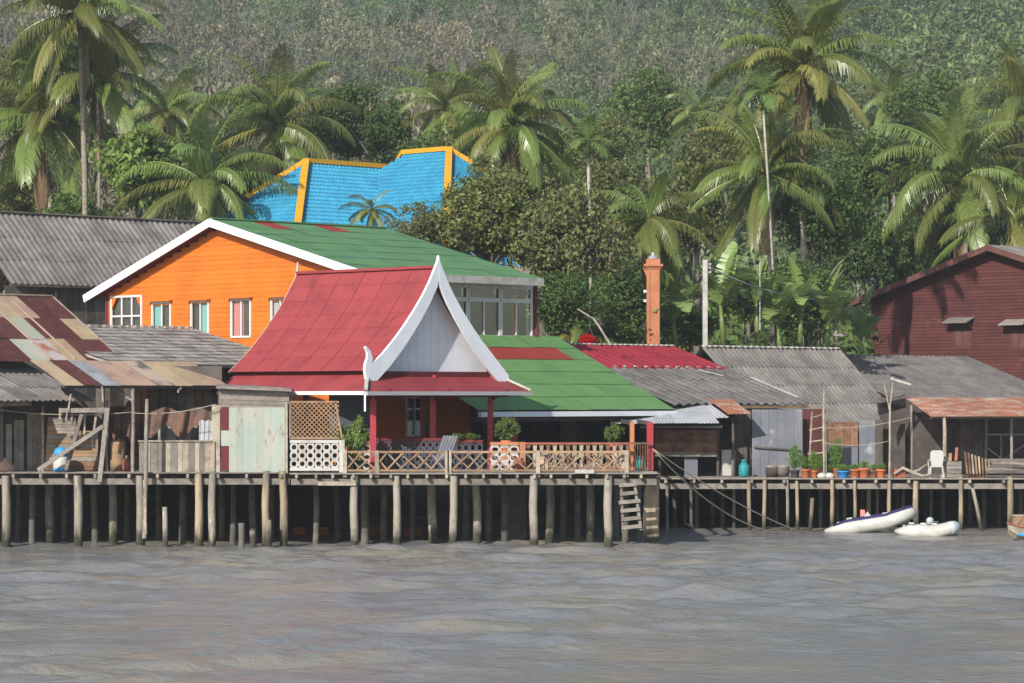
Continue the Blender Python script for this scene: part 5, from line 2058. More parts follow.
ladder('boarding_ladder', 'wooden boarding ladder hanging from the railed deck to the water', P(623, 532, 98.4), P(621, 481, 98.4), P(641, 530, 98.4), P(634, 480, 98.4), 6, .05, M['wood_grey'], True)
ladder('pole_ladder', 'bamboo pole ladder leaning on the dark red shutter', P(809, 472, 111.8), P(812, 412, 112.6), P(824, 472, 111.8), P(823, 408, 112.6), 5, .04, M['wood_pale'])


# ---------------------------------------------------------------- railings and balustrades on the deck
def cross_railing(label, x0, x1, y, zt, zb, posts, seed, dense):
    r = random.Random(seed)
    xa, xb = (x0 - CX) * y / FOC, (x1 - CX) * y / FOC
    t = thing('railing', label, 'railing', Vector(((xa + xb) / 2, y, DZ)), 'cross lattice deck railings')
    bar(t, 'top_rail', (xa, y, zt), (xb, y, zt), .08, .07, M['wood_tan'])
    bar(t, 'bottom_rail', (xa, y, zb), (xb, y, zb), .07, .06, M['wood_tan'])
    for px in posts:
        x = (px - CX) * y / FOC
        bar(t, 'post', (x, y - .02, DZ - .15), (x, y - .02, zt + .05), .13, .13, M['wood_pale'])
    x = xa + .05
    while x < xb - dense * .6:
        w = dense * r.uniform(.85, 1.25)
        x2 = min(x + w, xb - .04)
        bar(t, 'lattice_bar', (x, y - .02, zb), (x2, y - .02, zt), .05, .035, M['wood_tan'], up=YV)
        bar(t, 'lattice_bar', (x2, y + .025, zb), (x, y + .025, zt), .05, .035, M[r.choice(('wood_tan', 'wood_tan', 'wood_grey'))], up=YV)
        x += w * r.uniform(.62, .95)
    return t


ZR = P(0, 452, FY).z
ZB = P(0, 470.5, FY).z
cross_railing('criss cross wooden railing in front of the pavilion', 344, 447, FY + .1, ZR, ZB, (345, 377, 447), 3, .55)
cross_railing('criss cross wooden railing right of the pavilion, denser toward its right end', 450, 628, FY + .1, ZR, ZB, (449.5, 538, 626.5), 9, .62)
cross_railing('second criss cross lattice leaning behind the right railing', 545, 624, FY + .42, ZR + .0, ZB, (546, 623), 12, .42)


def block_wall(label, x0, x1, y0, y1, d, cols, rows, m, kind='round', top=None):
    """A pierced block balustrade: every block has a real hole."""
    a, b = P(x0, y1, d), P(x1, y0, d)
    t = thing('pierced_balustrade', label, 'balustrade', Vector(((a.x + b.x) / 2, d, a.z)), 'pierced block balustrades')
    cw, ch = (b.x - a.x) / cols, (b.z - a.z) / rows
    n = 10
    vs, fs = [], []
    th = .09
    for i in range(cols):
        for j in range(rows):
            cx, cz = a.x + cw * (i + .5), a.z + ch * (j + .5)
            k = len(vs)
            g = .985
            for dy in (-th / 2, th / 2):
                for q in range(n):
                    an = 2 * math.pi * (q + .5) / n
                    c, s = math.cos(an), math.sin(an)
                    mxx = max(abs(c), abs(s))
                    vs.append(Vector((cx + cw * .5 * g * c / mxx, d + dy, cz + ch * .5 * g * s / mxx)))
                for q in range(n):
                    an = 2 * math.pi * (q + .5) / n
                    rx = .30 if kind == 'round' else .36
                    rz = .30 if kind == 'round' else .24
                    vs.append(Vector((cx + cw * rx * math.cos(an), d + dy, cz + ch * rz * math.sin(an))))
            for q in range(n):
                q2 = (q + 1) % n
                fs.append((k + q, k + q2, k + n + q2, k + n + q))
                fs.append((k + 2 * n + q2, k + 2 * n + q, k + 3 * n + q, k + 3 * n + q2))
                fs.append((k + n + q, k + n + q2, k + 3 * n + q2, k + 3 * n + q))
                fs.append((k + q2, k + q, k + 2 * n + q, k + 2 * n + q2))
    o = raw('pierced_blocks', vs, fs, m, t)
    o['kind'] = 'stuff'
    bar(t, 'coping', (a.x, d, b.z + .05), (b.x, d, b.z + .05), .14, .1, M[top] if top else m)
    bar(t, 'plinth', (a.x, d, a.z - .04), (b.x, d, a.z - .04), .13, .1, m)
    return t


block_wall('white block balustrade with round holes below the lattice screen', 290, 339, 443, 468, FY + .2, 6, 3, M['white_old_shaded'])
o = bar(None, 'gate_post', G(342, FY + .15, DZ), P(342, 440, FY + .15), .18, .16, M['white_old_shaded'], up=YV)
tag(o, 'pale square post at the end of the white block balustrade', 'post')
block_wall('white block balustrade with oval holes left of the near pavilion column', 347, 371, 444, 470, 99.4, 3, 3, M['white_old_shaded'], 'oval', 'pillar')
block_wall('dark block balustrade with round holes across the pavilion front', 376, 446, 441, 470, 100.8, 11, 4, M['slate_shaded'], 'round', 'maroon_trim')
block_wall('grey block balustrade right of the pavilion middle', 449, 483, 443, 470, 100.9, 5, 3, M['slate_shaded'], 'round', 'maroon_trim')
block_wall('bright white block balustrade with oval holes right of the red column', 490, 519, 445, 471, 100.7, 3, 3, M['white_old_shaded'], 'oval', 'pillar')
o = bar(None, 'gate_post', G(522.5, 100.6, DZ), P(522.5, 442, 100.6), .2, .18, M['pillar'], up=YV)
tag(o, 'orange square post at the end of the white oval balustrade', 'post')


def spindle_rail():
    d = 101.0
    xa, xb = G(525, d, 0).x, G(631, d, 0).x
    zt = P(0, 443.5, d).z
    t = thing('balustrade', 'brown wooden balustrade with flat spindles under the green roof', 'balustrade', Vector(((xa + xb) / 2, d, DZ)))
    bar(t, 'top_rail', (xa, d, zt), (xb, d, zt), .12, .07, M['brick_red'])
    bar(t, 'bottom_rail', (xa, d, DZ + .12), (xb, d, DZ + .12), .08, .06, M['wood_brown'])
    n = 16
    for i in range(n):
        x = xa + (xb - xa) * (i + .5) / n
        pts = [(-.05, 0), (.05, 0), (.05, .3), (.1, .45), (.05, .62), (.075, .85), (-.075, .85), (-.05, .62), (-.1, .45), (-.05, .3)]
        h = zt - DZ - .15
        prism(t, 'spindle', [(a, b / .85 * h) for a, b in pts], Vector((x, d, DZ + .12)), XV, ZUP, .03, M['wood_pale' if i % 3 else 'wood_brown'])
    # the short return with upright rods to the corner column
    for i in range(6):
        x = xb + .15 + i * .085
        bar(t, 'rod', (x, d + .3, DZ), (x, d + .3, zt), .03, .03, M['wood_brown'])
    bar(t, 'top_rail', (xb, d + .3, zt), (xb + .68, d + .3, zt), .07, .06, M['wood_brown'])


spindle_rail()


def lattice_screen():
    d = FY + .35
    x0, x1, y0, y1 = 290, 339, 402, 438
    a, b = P(x0, y1, d), P(x1, y0, d)
    t = thing('lattice_screen', 'brown diamond lattice screen with one slumped corner at the pavilion side', 'screen', Vector(((a.x + b.x) / 2, d, a.z)))
    bar(t, 'frame', (a.x, d, a.z), (b.x, d, a.z), .06, .07, M['wood_tan'])
    bar(t, 'frame', (a.x, d, b.z), (b.x, d, b.z), .06, .07, M['wood_tan'])
    bar(t, 'frame', (a.x, d, a.z), (a.x, d, b.z), .06, .06, M['wood_tan'])
    bar(t, 'frame', (b.x + .1, d, a.z), (b.x - .12, d, b.z), .06, .06, M['wood_tan'])
    h = b.z - a.z
    st = .155
    s = a.x - h
    while s < b.x:
        for sg in (1, -1):
            pts = []
            for (xx, zz) in ((s, a.z if sg > 0 else b.z), (s + h, b.z if sg > 0 else a.z)):
                pts.append([xx, zz])
            (xA, zA), (xB, zB) = pts
            if xA < a.x:
                zA += (zB - zA) * (a.x - xA) / (xB - xA)
                xA = a.x
            if xB > b.x:
                zB = zA + (zB - zA) * (b.x - xA) / (xB - xA)
                xB = b.x
            if xB - xA > .06:
                bar(t, 'lath', (xA, d + .012 * sg, zA), (xB, d + .012 * sg, zB), .028, .012, M['wood_tan'], up=YV)
        s += st
    return t


lattice_screen()
o = bar(None, 'wall_panel', P(329, 418, 100.6), P(372, 418, 100.6), .06, 1.7, M['slate_shaded'])
tag(o, 'blue grey wall panel behind the lattice screen', 'panel')


# white strip resting on the deck edge and pale boards below the rail
for (x0, x1, y, lb) in ((575, 594, 471.5, 'short white board lying on the deck edge below the right railing'), (318, 356, 483.5, 'long pale beam fixed under the deck beside the first concrete post')):
    o = bar(None, 'board', P(x0, y, FY - .12), P(x1, y, FY - .12), .1, .13, M['white_old_shaded' if y < 480 else 'wood_pale'])
    tag(o, lb, 'board')

# ================================================================= small things
def leaf_cluster(parent, name, c, rx, rz, m, crown=4, seed=0):
    mx = Matrix.Translation(Vector(c)) @ Matrix.Rotation(seed * 1.3, 4, 'Z') @ Matrix.Diagonal((rx, rx, rz, 1))
    return put(name, CROWNS[crown], m, parent, mx)


POT = [(.75, 0), (.82, .05), (1.0, .82), (1.12, .84), (1.12, 1.0), (.96, 1.0), (.92, .9), (.3, .88)]


def potted(label, px, d, z, r, h, leaf_r, leaf_h, pot='terracotta', leaf='leaf_pot', crown=5, seed=0, stems=True):
    b = G(px, d, z)
    t = thing('potted_plant', label, 'potted plant', b, 'potted plants on the decks')
    lathe(t, 'pot', b, [(q * r, s * h) for q, s in POT], M[pot])
    if leaf_r:
        leaf_cluster(t, 'foliage', b + ZUP * (h + leaf_h * .75), leaf_r, leaf_h, M[leaf], crown, seed)
        tube(t, 'stem', [b + ZUP * h * .8, b + ZUP * (h + leaf_h * .9)], .015, M['bark'], 5)
    return t


pd = RY + .45
POTS = [('tall bushy plant in a dark pot left of the pole ladder', 795, .17, .30, .32, .62, 'wood_dark', 0),
        ('plant in a bright orange pot in front of the pole ladder', 805.5, .16, .32, .24, .34, 'terracotta', .1),
        ('slim plant in an orange pot just right of the ladder foot', 814.5, .13, .27, .26, .50, 'terracotta', .15),
        ('feathery light green plant behind the white bags', 827, .15, .22, .40, .50, 'wood_dark', .3),
        ('tall flowering plant right of the white bags', 836.5, .13, .34, .26, .78, 'terracotta', .2),
        ('low plant in a blue tub', 843, .22, .26, .3, .18, 'plastic_blue', 0),
        ('plant in a brownish pot right of the blue tub', 855, .20, .32, .2, .14, 'terracotta', 0),
        ('plant in the largest terracotta pot of the deck row', 864, .22, .36, .24, .18, 'terracotta', .05),
        ('small plant in a dull pot beside the largest one', 873.5, .16, .28, .18, .16, 'wood_brown', .05),
        ('plant in the last pot of the row before the thin pole', 881, .18, .32, .22, .16, 'terracotta', 0)]
for i, (lb, px, r, h, lr, lh, pt, dy) in enumerate(POTS):
    potted(lb, px, pd + dy, RZ, r, h, lr, lh, pt, 'leaf_pot', 5, i)
for i, (lb, px, d, z, r, h, lr, lh, pt) in enumerate([
        ('yellow green climbing plant by the lattice screen', 341, FY + .6, DZ, .16, .3, .42, .85, 'terracotta'),
        ('tall bushy creeper beside the near pavilion column', 358, FY + .8, DZ, .18, .4, .40, 1.0, 'slate_shaded'),
        ('drooping fern in a pot under the green eave beside the short column', 506, 102.4, DZ, .16, 1.0, .42, .55, 'terracotta'),
        ('green plant on the balustrade near the wooden corner column', 614, 101.4, DZ, .16, .9, .34, .50, 'terracotta'),
        ('small plants in a trough on the balustrade right of the pavilion middle', 458, 100.9, DZ + .92, .14, .12, .26, .16, 'brick_red'),
        ('small plants in a trough near the red column', 472, 100.9, DZ + .92, .14, .12, .26, .16, 'brick_red'),
        ('bushy creeper on the orange wall inside the pavilion', 430, 102.8, DZ, .16, .9, .24, .85, 'terracotta'),
        ('little pale pot plant standing behind the front railing', 383, FY + .5, DZ, .14, .22, .18, .22, 'tin_cream')]):
    potted(lb, px, d, z, r, h, lr, lh, pt, 'leaf_bright' if i in (0, 1) else 'leaf_mid', 4 if i < 5 else 5, i + 20)

# white bags between the pots
for i, (px, lb) in enumerate(((822, 'left white bag on the deck among the pots'), (829.5, 'right white bag on the deck among the pots'))):
    c = G(px, RY + .3, RZ)
    v, f = [], []
    o = lathe(None, 'bag', c, [(.16, 0), (.19, .06), (.17, .14), (.08, .19), (.01, .2)], M['plastic_white'], 9)
    tag(o, lb, 'bag', 'white bags')


# plastic chair
def chair():
    b = G(936, RY + .6, RZ)
    t = thing('plastic_chair', 'white plastic armchair beside the thick awning post', 'chair', b)
    m = M['plastic_white']
    box(t, 'seat', b + ZUP * .42, (.48, .46, .04), m)
    out = [(-.2, .44), (.2, .44), (.25, .75), (.24, .95), (.17, 1.02), (-.17, 1.02), (-.24, .95), (-.25, .75)]
    prism(t, 'backrest', out, b - YV * .22, XV, ZUP, .03, m)
    for (sx, sy) in ((-1, -1), (1, -1), (-1, 1), (1, 1)):
        bar(t, 'leg', b + Vector((sx * .26, sy * .25, 0)), b + Vector((sx * .21, sy * .2, .42)), .05, .05, m)
    for sx in (-1, 1):
        bar(t, 'armrest', b + Vector((sx * .26, -.22, .66)), b + Vector((sx * .26, .2, .66)), .06, .03, m)
        bar(t, 'arm_support', b + Vector((sx * .26, .19, .42)), b + Vector((sx * .26, .19, .66)), .04, .04, m)


chair()


def blue_chair():
    b = G(444, FY + .9, DZ)
    t = thing('deck_chair', 'blue grey slatted chair leaning back behind the front railing', 'chair', b)
    m = M['slate_shaded']
    for i in range(5):
        q = b + XV * (-.26 + .1 * i)
        bar(t, 'slat', q + ZUP * .4, q + Vector((.28, .12, 1.2)), .08, .025, M['blue_wall'], up=YV)
    box(t, 'seat', b + ZUP * .4 - XV * .3, (.55, .5, .04), m)
    for sx in (-.5, -.05):
        for sy in (-.2, .2):
            bar(t, 'leg', b + Vector((sx, sy, 0)), b + Vector((sx, sy, .4)), .05, .05, m)


blue_chair()

# lengths of wood and crates on the right pier
def crate(label, px, d, z, w, h, dp, m, n=3):
    b = G(px, d, z)
    t = thing('crate', label, 'crate', b, 'crates on the right pier')
    for i in range(n):
        zz = h * (i + .5) / n
        box(t, 'slat', b + Vector((0, -dp / 2, zz)), (w, .02, h / n * .86), M[m])
        box(t, 'slat', b + Vector((0, dp / 2, zz)), (w, .02, h / n * .86), M[m])
    for sx in (-1, 1):
        box(t, 'end_panel', b + Vector((sx * w / 2, 0, h / 2)), (.025, dp * .97, h), M[m])
    box(t, 'base', b + ZUP * .02, (w * .98, dp * .95, .03), M[m])


crate('grey slatted crate stack right of the thick awning post', 953.5, RY + .7, RZ, .52, .62, .45, 'wood_grey', 4)
crate('low brown crate under the leaning planks', 977, RY + .9, RZ, .62, .42, .4, 'wood_brown', 3)
crate('flat orange brown box left of the driftwood branch', 899, RY + .6, RZ, .42, .34, .4, 'brick_red', 2)


def wood_pile(name, label, items, d, base):
    t = thing(name, label, 'wood pile', base)
    for (x0, y0, x1, y1, w, h, mt, dd) in items:
        bar(t, 'timber', P(x0, y0, d + dd), P(x1, y1, d + dd + .2), w, h, M[mt])


wood_pile('plank_pile', 'planks leaning side by side under the open shed', [(967 + i * 3.2, 474, 965 + i * 3.4, 452 + i * 1.2, .05, .09, random.choice(('wood_tan', 'wood_pale', 'wood_brown')), .5) for i in range(8)], RY, G(978, RY + .6, RZ))
wood_pile('timber_stack', 'long grey timbers stacked at the right end of the pier', [(986, 472 - i * 3, 1040, 472 - i * 3, .12, .1, random.choice(('wood_grey', 'wood_dark', 'wood_pale')), .4 + .15 * i) for i in range(5)] + [(1002, 462, 1040, 466, .1, .06, 'wood_pale', .3)], RY, G(1012, RY + .6, RZ))
wood_pile('broken_timber', 'broken brown timber piece standing on the grey crates', [(956, 461, 957, 448, .1, .1, 'brick_red', .7), (950, 462, 950.5, 454, .12, .12, 'wood_tan', .7)], RY, G(955, RY + .7, RZ + .6))


def branch():
    t = thing('driftwood', 'bleached driftwood branch lying left of the white chair', 'driftwood', G(912, RY + .3, RZ))
    d = RY + .3
    tube(t, 'limb', [P(894, 474, d), P(903, 468, d), P(911, 472, d), P(922, 476, d), P(931, 475, d)], [.05, .07, .07, .06, .04], M['wood_pale'], 7)
    tube(t, 'limb', [P(911, 473, d), P(919, 470, d), P(927, 464, d)], [.06, .05, .03], M['wood_pale'], 7)


branch()

# household things in the right house's opening
def fridge():
    b = G(728, 113.4, RZ)
    t = thing('fridge', 'dull white refrigerator standing in the dark opening', 'refrigerator', b)
    box(t, 'body', b + ZUP * .5, (.52, .5, 1.0), M['white_old_shaded'])
    box(t, 'door', b + Vector((0, -.27, .34)), (.5, .04, .62), M['white_old_shaded'])
    box(t, 'door', b + Vector((0, -.27, .82)), (.5, .04, .32), M['white_old_shaded'])
    box(t, 'handle', b + Vector((.2, -.31, .55)), (.03, .03, .25), M['metal'])


fridge()
t = thing('water_jar', 'teal plastic jar with lid beside the refrigerator', 'jar', G(744, 112.4, RZ))
b = G(744, 112.4, RZ)
lathe(t, 'body', b, [(.16, 0), (.2, .08), (.2, .42), (.12, .52), (.09, .56)], M['plastic_teal'])
lathe(t, 'lid', b + ZUP * .56, [(.1, 0), (.1, .08), (.03, .1)], M['plastic_teal'])
for i, (px, lb) in enumerate(((772, 'dark round basket left of the bushy potted plant'), (783, 'dark round basket next to the bushy potted plant'))):
    t = thing('basket', lb, 'basket', G(px, 112.2, RZ), 'dark baskets')
    bb = G(px, 112.2, RZ)
    lathe(t, 'body', bb, [(.2, 0), (.26, .2), (.24, .36)], M['wood_dark'])
    lathe(t, 'lid', bb + ZUP * .36, [(.25, 0), (.2, .06), (.05, .1)], M['wood_grey'])

# blue drum and timber props in the left shack
def left_junk():
    b = G(61, 99.4, DZ)
    t = thing('plastic_drum', 'blue and white plastic drum behind the slanting beam', 'drum', b)
    lathe(t, 'body', b, [(.24, 0), (.26, .06), (.26, .46), (.2, .52)], M['plastic_white'])
    lathe(t, 'band', b + ZUP * .03, [(.27, 0), (.27, .1)], M['plastic_blue'])
    lathe(t, 'lid', b + ZUP * .52, [(.22, 0), (.24, .1), (.2, .24), (.1, .3)], M['plastic_blue'])
    t = thing('timber_trestle', 'rough grey timber trestle propped with slanting beams', 'trestle', G(85, 98.9, DZ))
    bar(t, 'beam', P(60, 410.5, 98.9), P(108, 410, 98.9), .12, .15, M['wood_grey'])
    bar(t, 'strut', P(38, 470, 98.7), P(103, 426, 98.7), .1, .13, M['wood_grey'])
    bar(t, 'strut', P(66, 470, 99.0), P(82, 414, 99.0), .12, .2, M['wood_grey'], up=YV)
    bar(t, 'post', P(99.5, 482, 98.6), P(107.5, 408, 98.8), .15, .1, M['wood_grey'], up=YV)
    for (x, y0, x2, y1) in ((84, 434, 85, 412), (94, 430, 96.5, 412), (72, 427, 72, 411), (60, 419, 60, 408)):
        bar(t, 'slat', P(x, y0, 99.1), P(x2, y1, 99.1), .07, .04, M['wood_pale'], up=YV)
    for i in range(5):
        bar(t, 'plank', P(53 + i, 420 + i * 3.0, 99.3), P(74, 420 + i * 3.0, 99.3), .03, .09, M['wood_grey'])
    for (x, y0, x2, y1) in ((66, 420, 71, 394), (70, 398, 69, 412), (103, 402, 102, 386)):
        pole(t, 'stick', P(x, y0, 98.8), P(x2, y1, 98.8), .025, M['wood_pale'])
    t = thing('bucket', 'rusty orange drum standing left of the board wall', 'drum', G(118, 100.6, DZ))
    lathe(t, 'body', G(118, 100.6, DZ), [(.26, 0), (.27, .3), (.26, .6), (.27, .9), (.26, 1.0)], M['wood_tan'])
    lathe(t, 'rim', G(118, 100.6, DZ + 1.0), [(.28, 0), (.28, .05), (.2, .05)], M['wood_brown'])
    t = thing('sack', 'pale pinkish sack slumped against the left corner shack', 'sack', G(6, 99.6, DZ))
    lathe(t, 'body', G(6, 99.6, DZ), [(.3, 0), (.34, .12), (.2, .3), (.08, .4)], M['tin_pink'], 9)
    lathe(t, 'neck', G(6, 99.6, DZ + .38), [(.07, 0), (.1, .07)], M['tin_pink'], 9)
    t = thing('gas_bottle', 'small red brown bottle beside the orange drum', 'bottle', G(127, 100.0, DZ))
    lathe(t, 'body', G(127, 100.0, DZ), [(.14, 0), (.16, .1), (.16, .35), (.06, .45)], M['brick_red'])
    lathe(t, 'neck', G(127, 100.0, DZ + .45), [(.05, 0), (.05, .08)], M['metal'])


left_junk()

# round stools and jars on the middle deck
for i, (px, lb, mt) in enumerate(((544, 'round tan drum lying behind the railing', 'tin_pink'), (519, 'brownish jar behind the railing', 'brick_red'), (640, 'teal plastic pot at the foot of the wooden corner column', 'plastic_teal'))):
    bb = G(px, FY + 1.0 if px < 600 else 101.5, DZ)
    t = thing('jar', lb, 'jar', bb)
    lathe(t, 'body', bb, [(.12, 0), (.2, .12), (.2, .3), (.13, .42)], M[mt])
    lathe(t, 'rim', bb + ZUP * .42, [(.14, 0), (.15, .05), (.1, .05)], M[mt])


# ---------------------------------------------------------------- orange pillar, poles and wires
def pillar():
    d = 127
    b = G(653, d, RZ)
    top = P(653, 257, d)
    t = thing('orange_pillar', 'slender orange square pillar with flared head and little spire', 'pillar', b)
    w = 13 * d / FOC
    bar(t, 'shaft', b, top - ZUP * .5, w, w, M['pillar'])
    for (sx, sy) in ((-1, -1), (1, -1)):
        bar(t, 'corner_rib', b + Vector((sx * w * .38, sy * (w / 2 + .02), 0)), top - ZUP * .55 + Vector((sx * w * .38, sy * (w / 2 + .02), 0)), w * .2, .05, M['pillar'])
    c = top - ZUP * .5
    for i, (ww, h, z) in enumerate(((w * 1.15, .1, .04), (w * 1.45, .1, .14), (w * 1.05, .22, .3))):
        box(t, 'head_tier', c + ZUP * z, (ww, ww, h), M['pillar'])
    for sx in (-1, 1):
        prism(t, 'bracket', [(0, 0), (sx * .16, .42), (0, .42)], c + Vector((sx * w / 2, -.02, -.36)), XV, ZUP, .12, M['pillar'])
    lathe(t, 'spire', c + ZUP * .41, [(w * .45, 0), (w * .3, .1), (w * .12, .17), (w * .1, .2)], M['tin_grey'])
    lathe(t, 'finial', c + ZUP * .6, [(.03, 0), (.06, .05), (.0, .1)], M['white'])
    for z in (.95, 1.35):
        box(t, 'insulator', c + Vector((-w * .62, 0, -z)), (.12, .1, .1), M['white'])


pillar()


def utility_poles():
    d = 126
    t = thing('utility_pole', 'pale concrete utility pole right of the orange pillar', 'utility pole', G(705, d, 1.5))
    bar(t, 'shaft', G(705, d, 1.5), P(705, 260, d), .2, .2, M['tin_stain'] if False else M['white_old_shaded'], up=YV)
    box(t, 'crossarm', P(706, 267, d), (.4, .1, .1), M['wood_grey'])
    for k in range(3):
        box(t, 'insulator', P(707, 264 + k * 4, d) + XV * .12, (.1, .08, .07), M['white_old_shaded'])
    d2 = 133
    t = thing('utility_pole', 'rough wooden utility pole with props left of the red house', 'utility pole', G(836, d2, 1.5))
    pole(t, 'shaft', G(836, d2, 1.5), P(835, 288, d2), .10, M['wood_grey'])
    bar(t, 'crossarm', P(822, 336, d2 - .1), P(847, 334.5, d2 - .1), .08, .09, M['wood_grey'])
    bar(t, 'brace', P(835, 322, d2 - .1), P(829, 334, d2 - .1), .04, .05, M['wood_pale'])
    bar(t, 'brace', P(836, 322, d2 - .1), P(845, 334, d2 - .1), .04, .05, M['wood_pale'])
    box(t, 'insulator', P(835, 300, d2 - .12), (.12, .1, .2), M['white_old_shaded'])
    box(t, 'insulator', P(835, 316, d2 - .12), (.1, .1, .3), M['tin_stain'])
    # cables
    def cable(label, a, b, sag, r=.014, m='wire', d0=d, d1=d2):
        p, q = P(*a, d0), P(*b, d1)
        pts = []
        for i in range(13):
            s = i / 12
            x = p.lerp(q, s)
            x.z -= sag * 4 * s * (1 - s)
            pts.append(x)
        o = tube(None, 'cable', pts, r, M[m], 5)
        tag(o, label, 'cable', 'overhead cables')
    cable('thick bundled cable sloping right from the concrete utility pole', (707, 266), (832, 300), .35, .035, 'metal')
    cable('thin cable just below the bundled cable', (707, 270), (832, 306), .5, .015)
    cable('sagging lower cable between the two utility poles', (707, 274), (834, 318), .9, .013)
    cable('cable running from the wooden pole to the red house eave', (836, 300), (872, 316), .12, .014, 'wire', d2, 156)
    cable('thin cable crossing left from the orange pillar toward the orange house', (648, 300), (534, 299), .1, .010, 'wire', 127, 117)


utility_poles()


def antenna(name, label, base, tip, w, n, seed=0):
    t = thing(name, label, 'antenna', base)
    base, tip = Vector(base), Vector(tip)
    pole(t, 'mast', base, tip, .03, M['metal'], True)
    a, b = tip + Vector((-w * .5, 0, -.12)), tip + Vector((w * .5, 0, .28))
    bar(t, 'boom', a, b, .025, .025, M['wire'])
    for i in range(n):
        c = a.lerp(b, (i + .5) / n)
        bar(t, 'element', c - YV * .5 - ZUP * .22, c + YV * .5 + ZUP * .22, .012, .012, M['metal'])
    return t


antenna('television_antenna', 'television antenna on the left slope of the red house', P(858, 297, 158.5), P(858, 286, 158.5), 2.0, 9)
antenna('television_antenna', 'long television antenna above the banana leaves', P(760, 330, 129.2), P(760, 262, 129.2), 2.4, 9)

# bamboo poles on the right pier with the bent arm
t = thing('bamboo_pole', 'thin forked bamboo pole right of the last plant pot', 'pole', G(889, RY + .1, RZ))
pole(t, 'shaft', G(889.5, RY + .1, RZ - .3), P(890, 402, RY + .1), .045, M['wood_pale'])
pole(t, 'fork', P(889.6, 410, RY + .1), P(884.5, 385, RY + .1), .028, M['wood_pale'])
pole(t, 'fork', P(890, 410, RY + .1), P(893, 380, RY + .1), .03, M['wood_pale'])
t = thing('fluorescent_lamp', 'white tube lamp held out on the forked bamboo pole', 'lamp', P(900, 382, RY))
bar(t, 'tube', P(892, 379, RY), P(911, 384.5, RY), .06, .07, M['white_old_shaded'])
bar(t, 'holder', P(891, 378.4, RY), P(893, 379.2, RY), .08, .1, M['metal'])
t = thing('bamboo_pole', 'thin upright bamboo pole beside the pole ladder', 'pole', G(824, RY + .4, RZ))
pole(t, 'shaft', G(824, RY + .4, RZ), P(824, 390, RY + .6), .035, M['wood_pale'])
pole(t, 'side_stick', G(826.5, RY + .4, RZ), P(825.5, 413, RY + .6), .03, M['wood_grey'])
t = thing('bamboo_pole', 'tall crooked pole in front of the left board wall', 'pole', G(145, FY - .2, 0))
pole(t, 'shaft', G(144.5, FY - .2, .3), P(147, 399, FY - .2), .075, M['wood_grey'])
pole(t, 'side_stick', G(146, FY - .25, .45), P(144.5, 480, FY - .2), .05, M['wood_pale'])
for (x0, y0, x1, y1, d, lb) in ((0, 410, 133, 412, 99, 'washing line strung across the left shacks'), (133, 413, 216, 404, 99.0, 'washing line tied to the tall crooked pole'),
                                (825, 443, 889, 441, RY + .1, 'washing line between the bamboo poles on the right pier'), (826, 428, 912, 417, RY + .2, 'upper washing line running to the awning post')):
    p, q = P(x0, y0, d), P(x1, y1, d)
    pts = [p.lerp(q, i / 10) - ZUP * (.25 * 4 * (i / 10) * (1 - i / 10) * .5) for i in range(11)]
    o = tube(None, 'washing_line', pts, .012, M['rope'], 5)
    tag(o, lb, 'line', 'washing lines')


# hanging basket of red flowers on a slanting pole
def flowers():
    d = 121.4
    t = thing('flower_basket', 'mass of bright red flowers hanging above the red roof', 'flowers', P(586, 344, d))
    leaf_cluster(t, 'blossom', P(588, 341.5, d), 10.5 * d / FOC, 8 * d / FOC, M['flower_red'], 2, 1)
    for dx in (-5, 6):
        pole(t, 'hanger', P(588 + dx, 339, d), P(590, 327, d), .012, M['wire'], True)
    t = thing('slanting_pole', 'pale slanting pole rising left from the red roof ridge', 'pole', P(612, 348, d + .3))
    pole(t, 'shaft', P(614, 350, d + .3), P(594, 319, d + .3), .05, M['wood_pale'])
    pole(t, 'tip', P(594, 319, d + .3), P(577, 309, d + .3), .04, M['wood_pale'])


flowers()


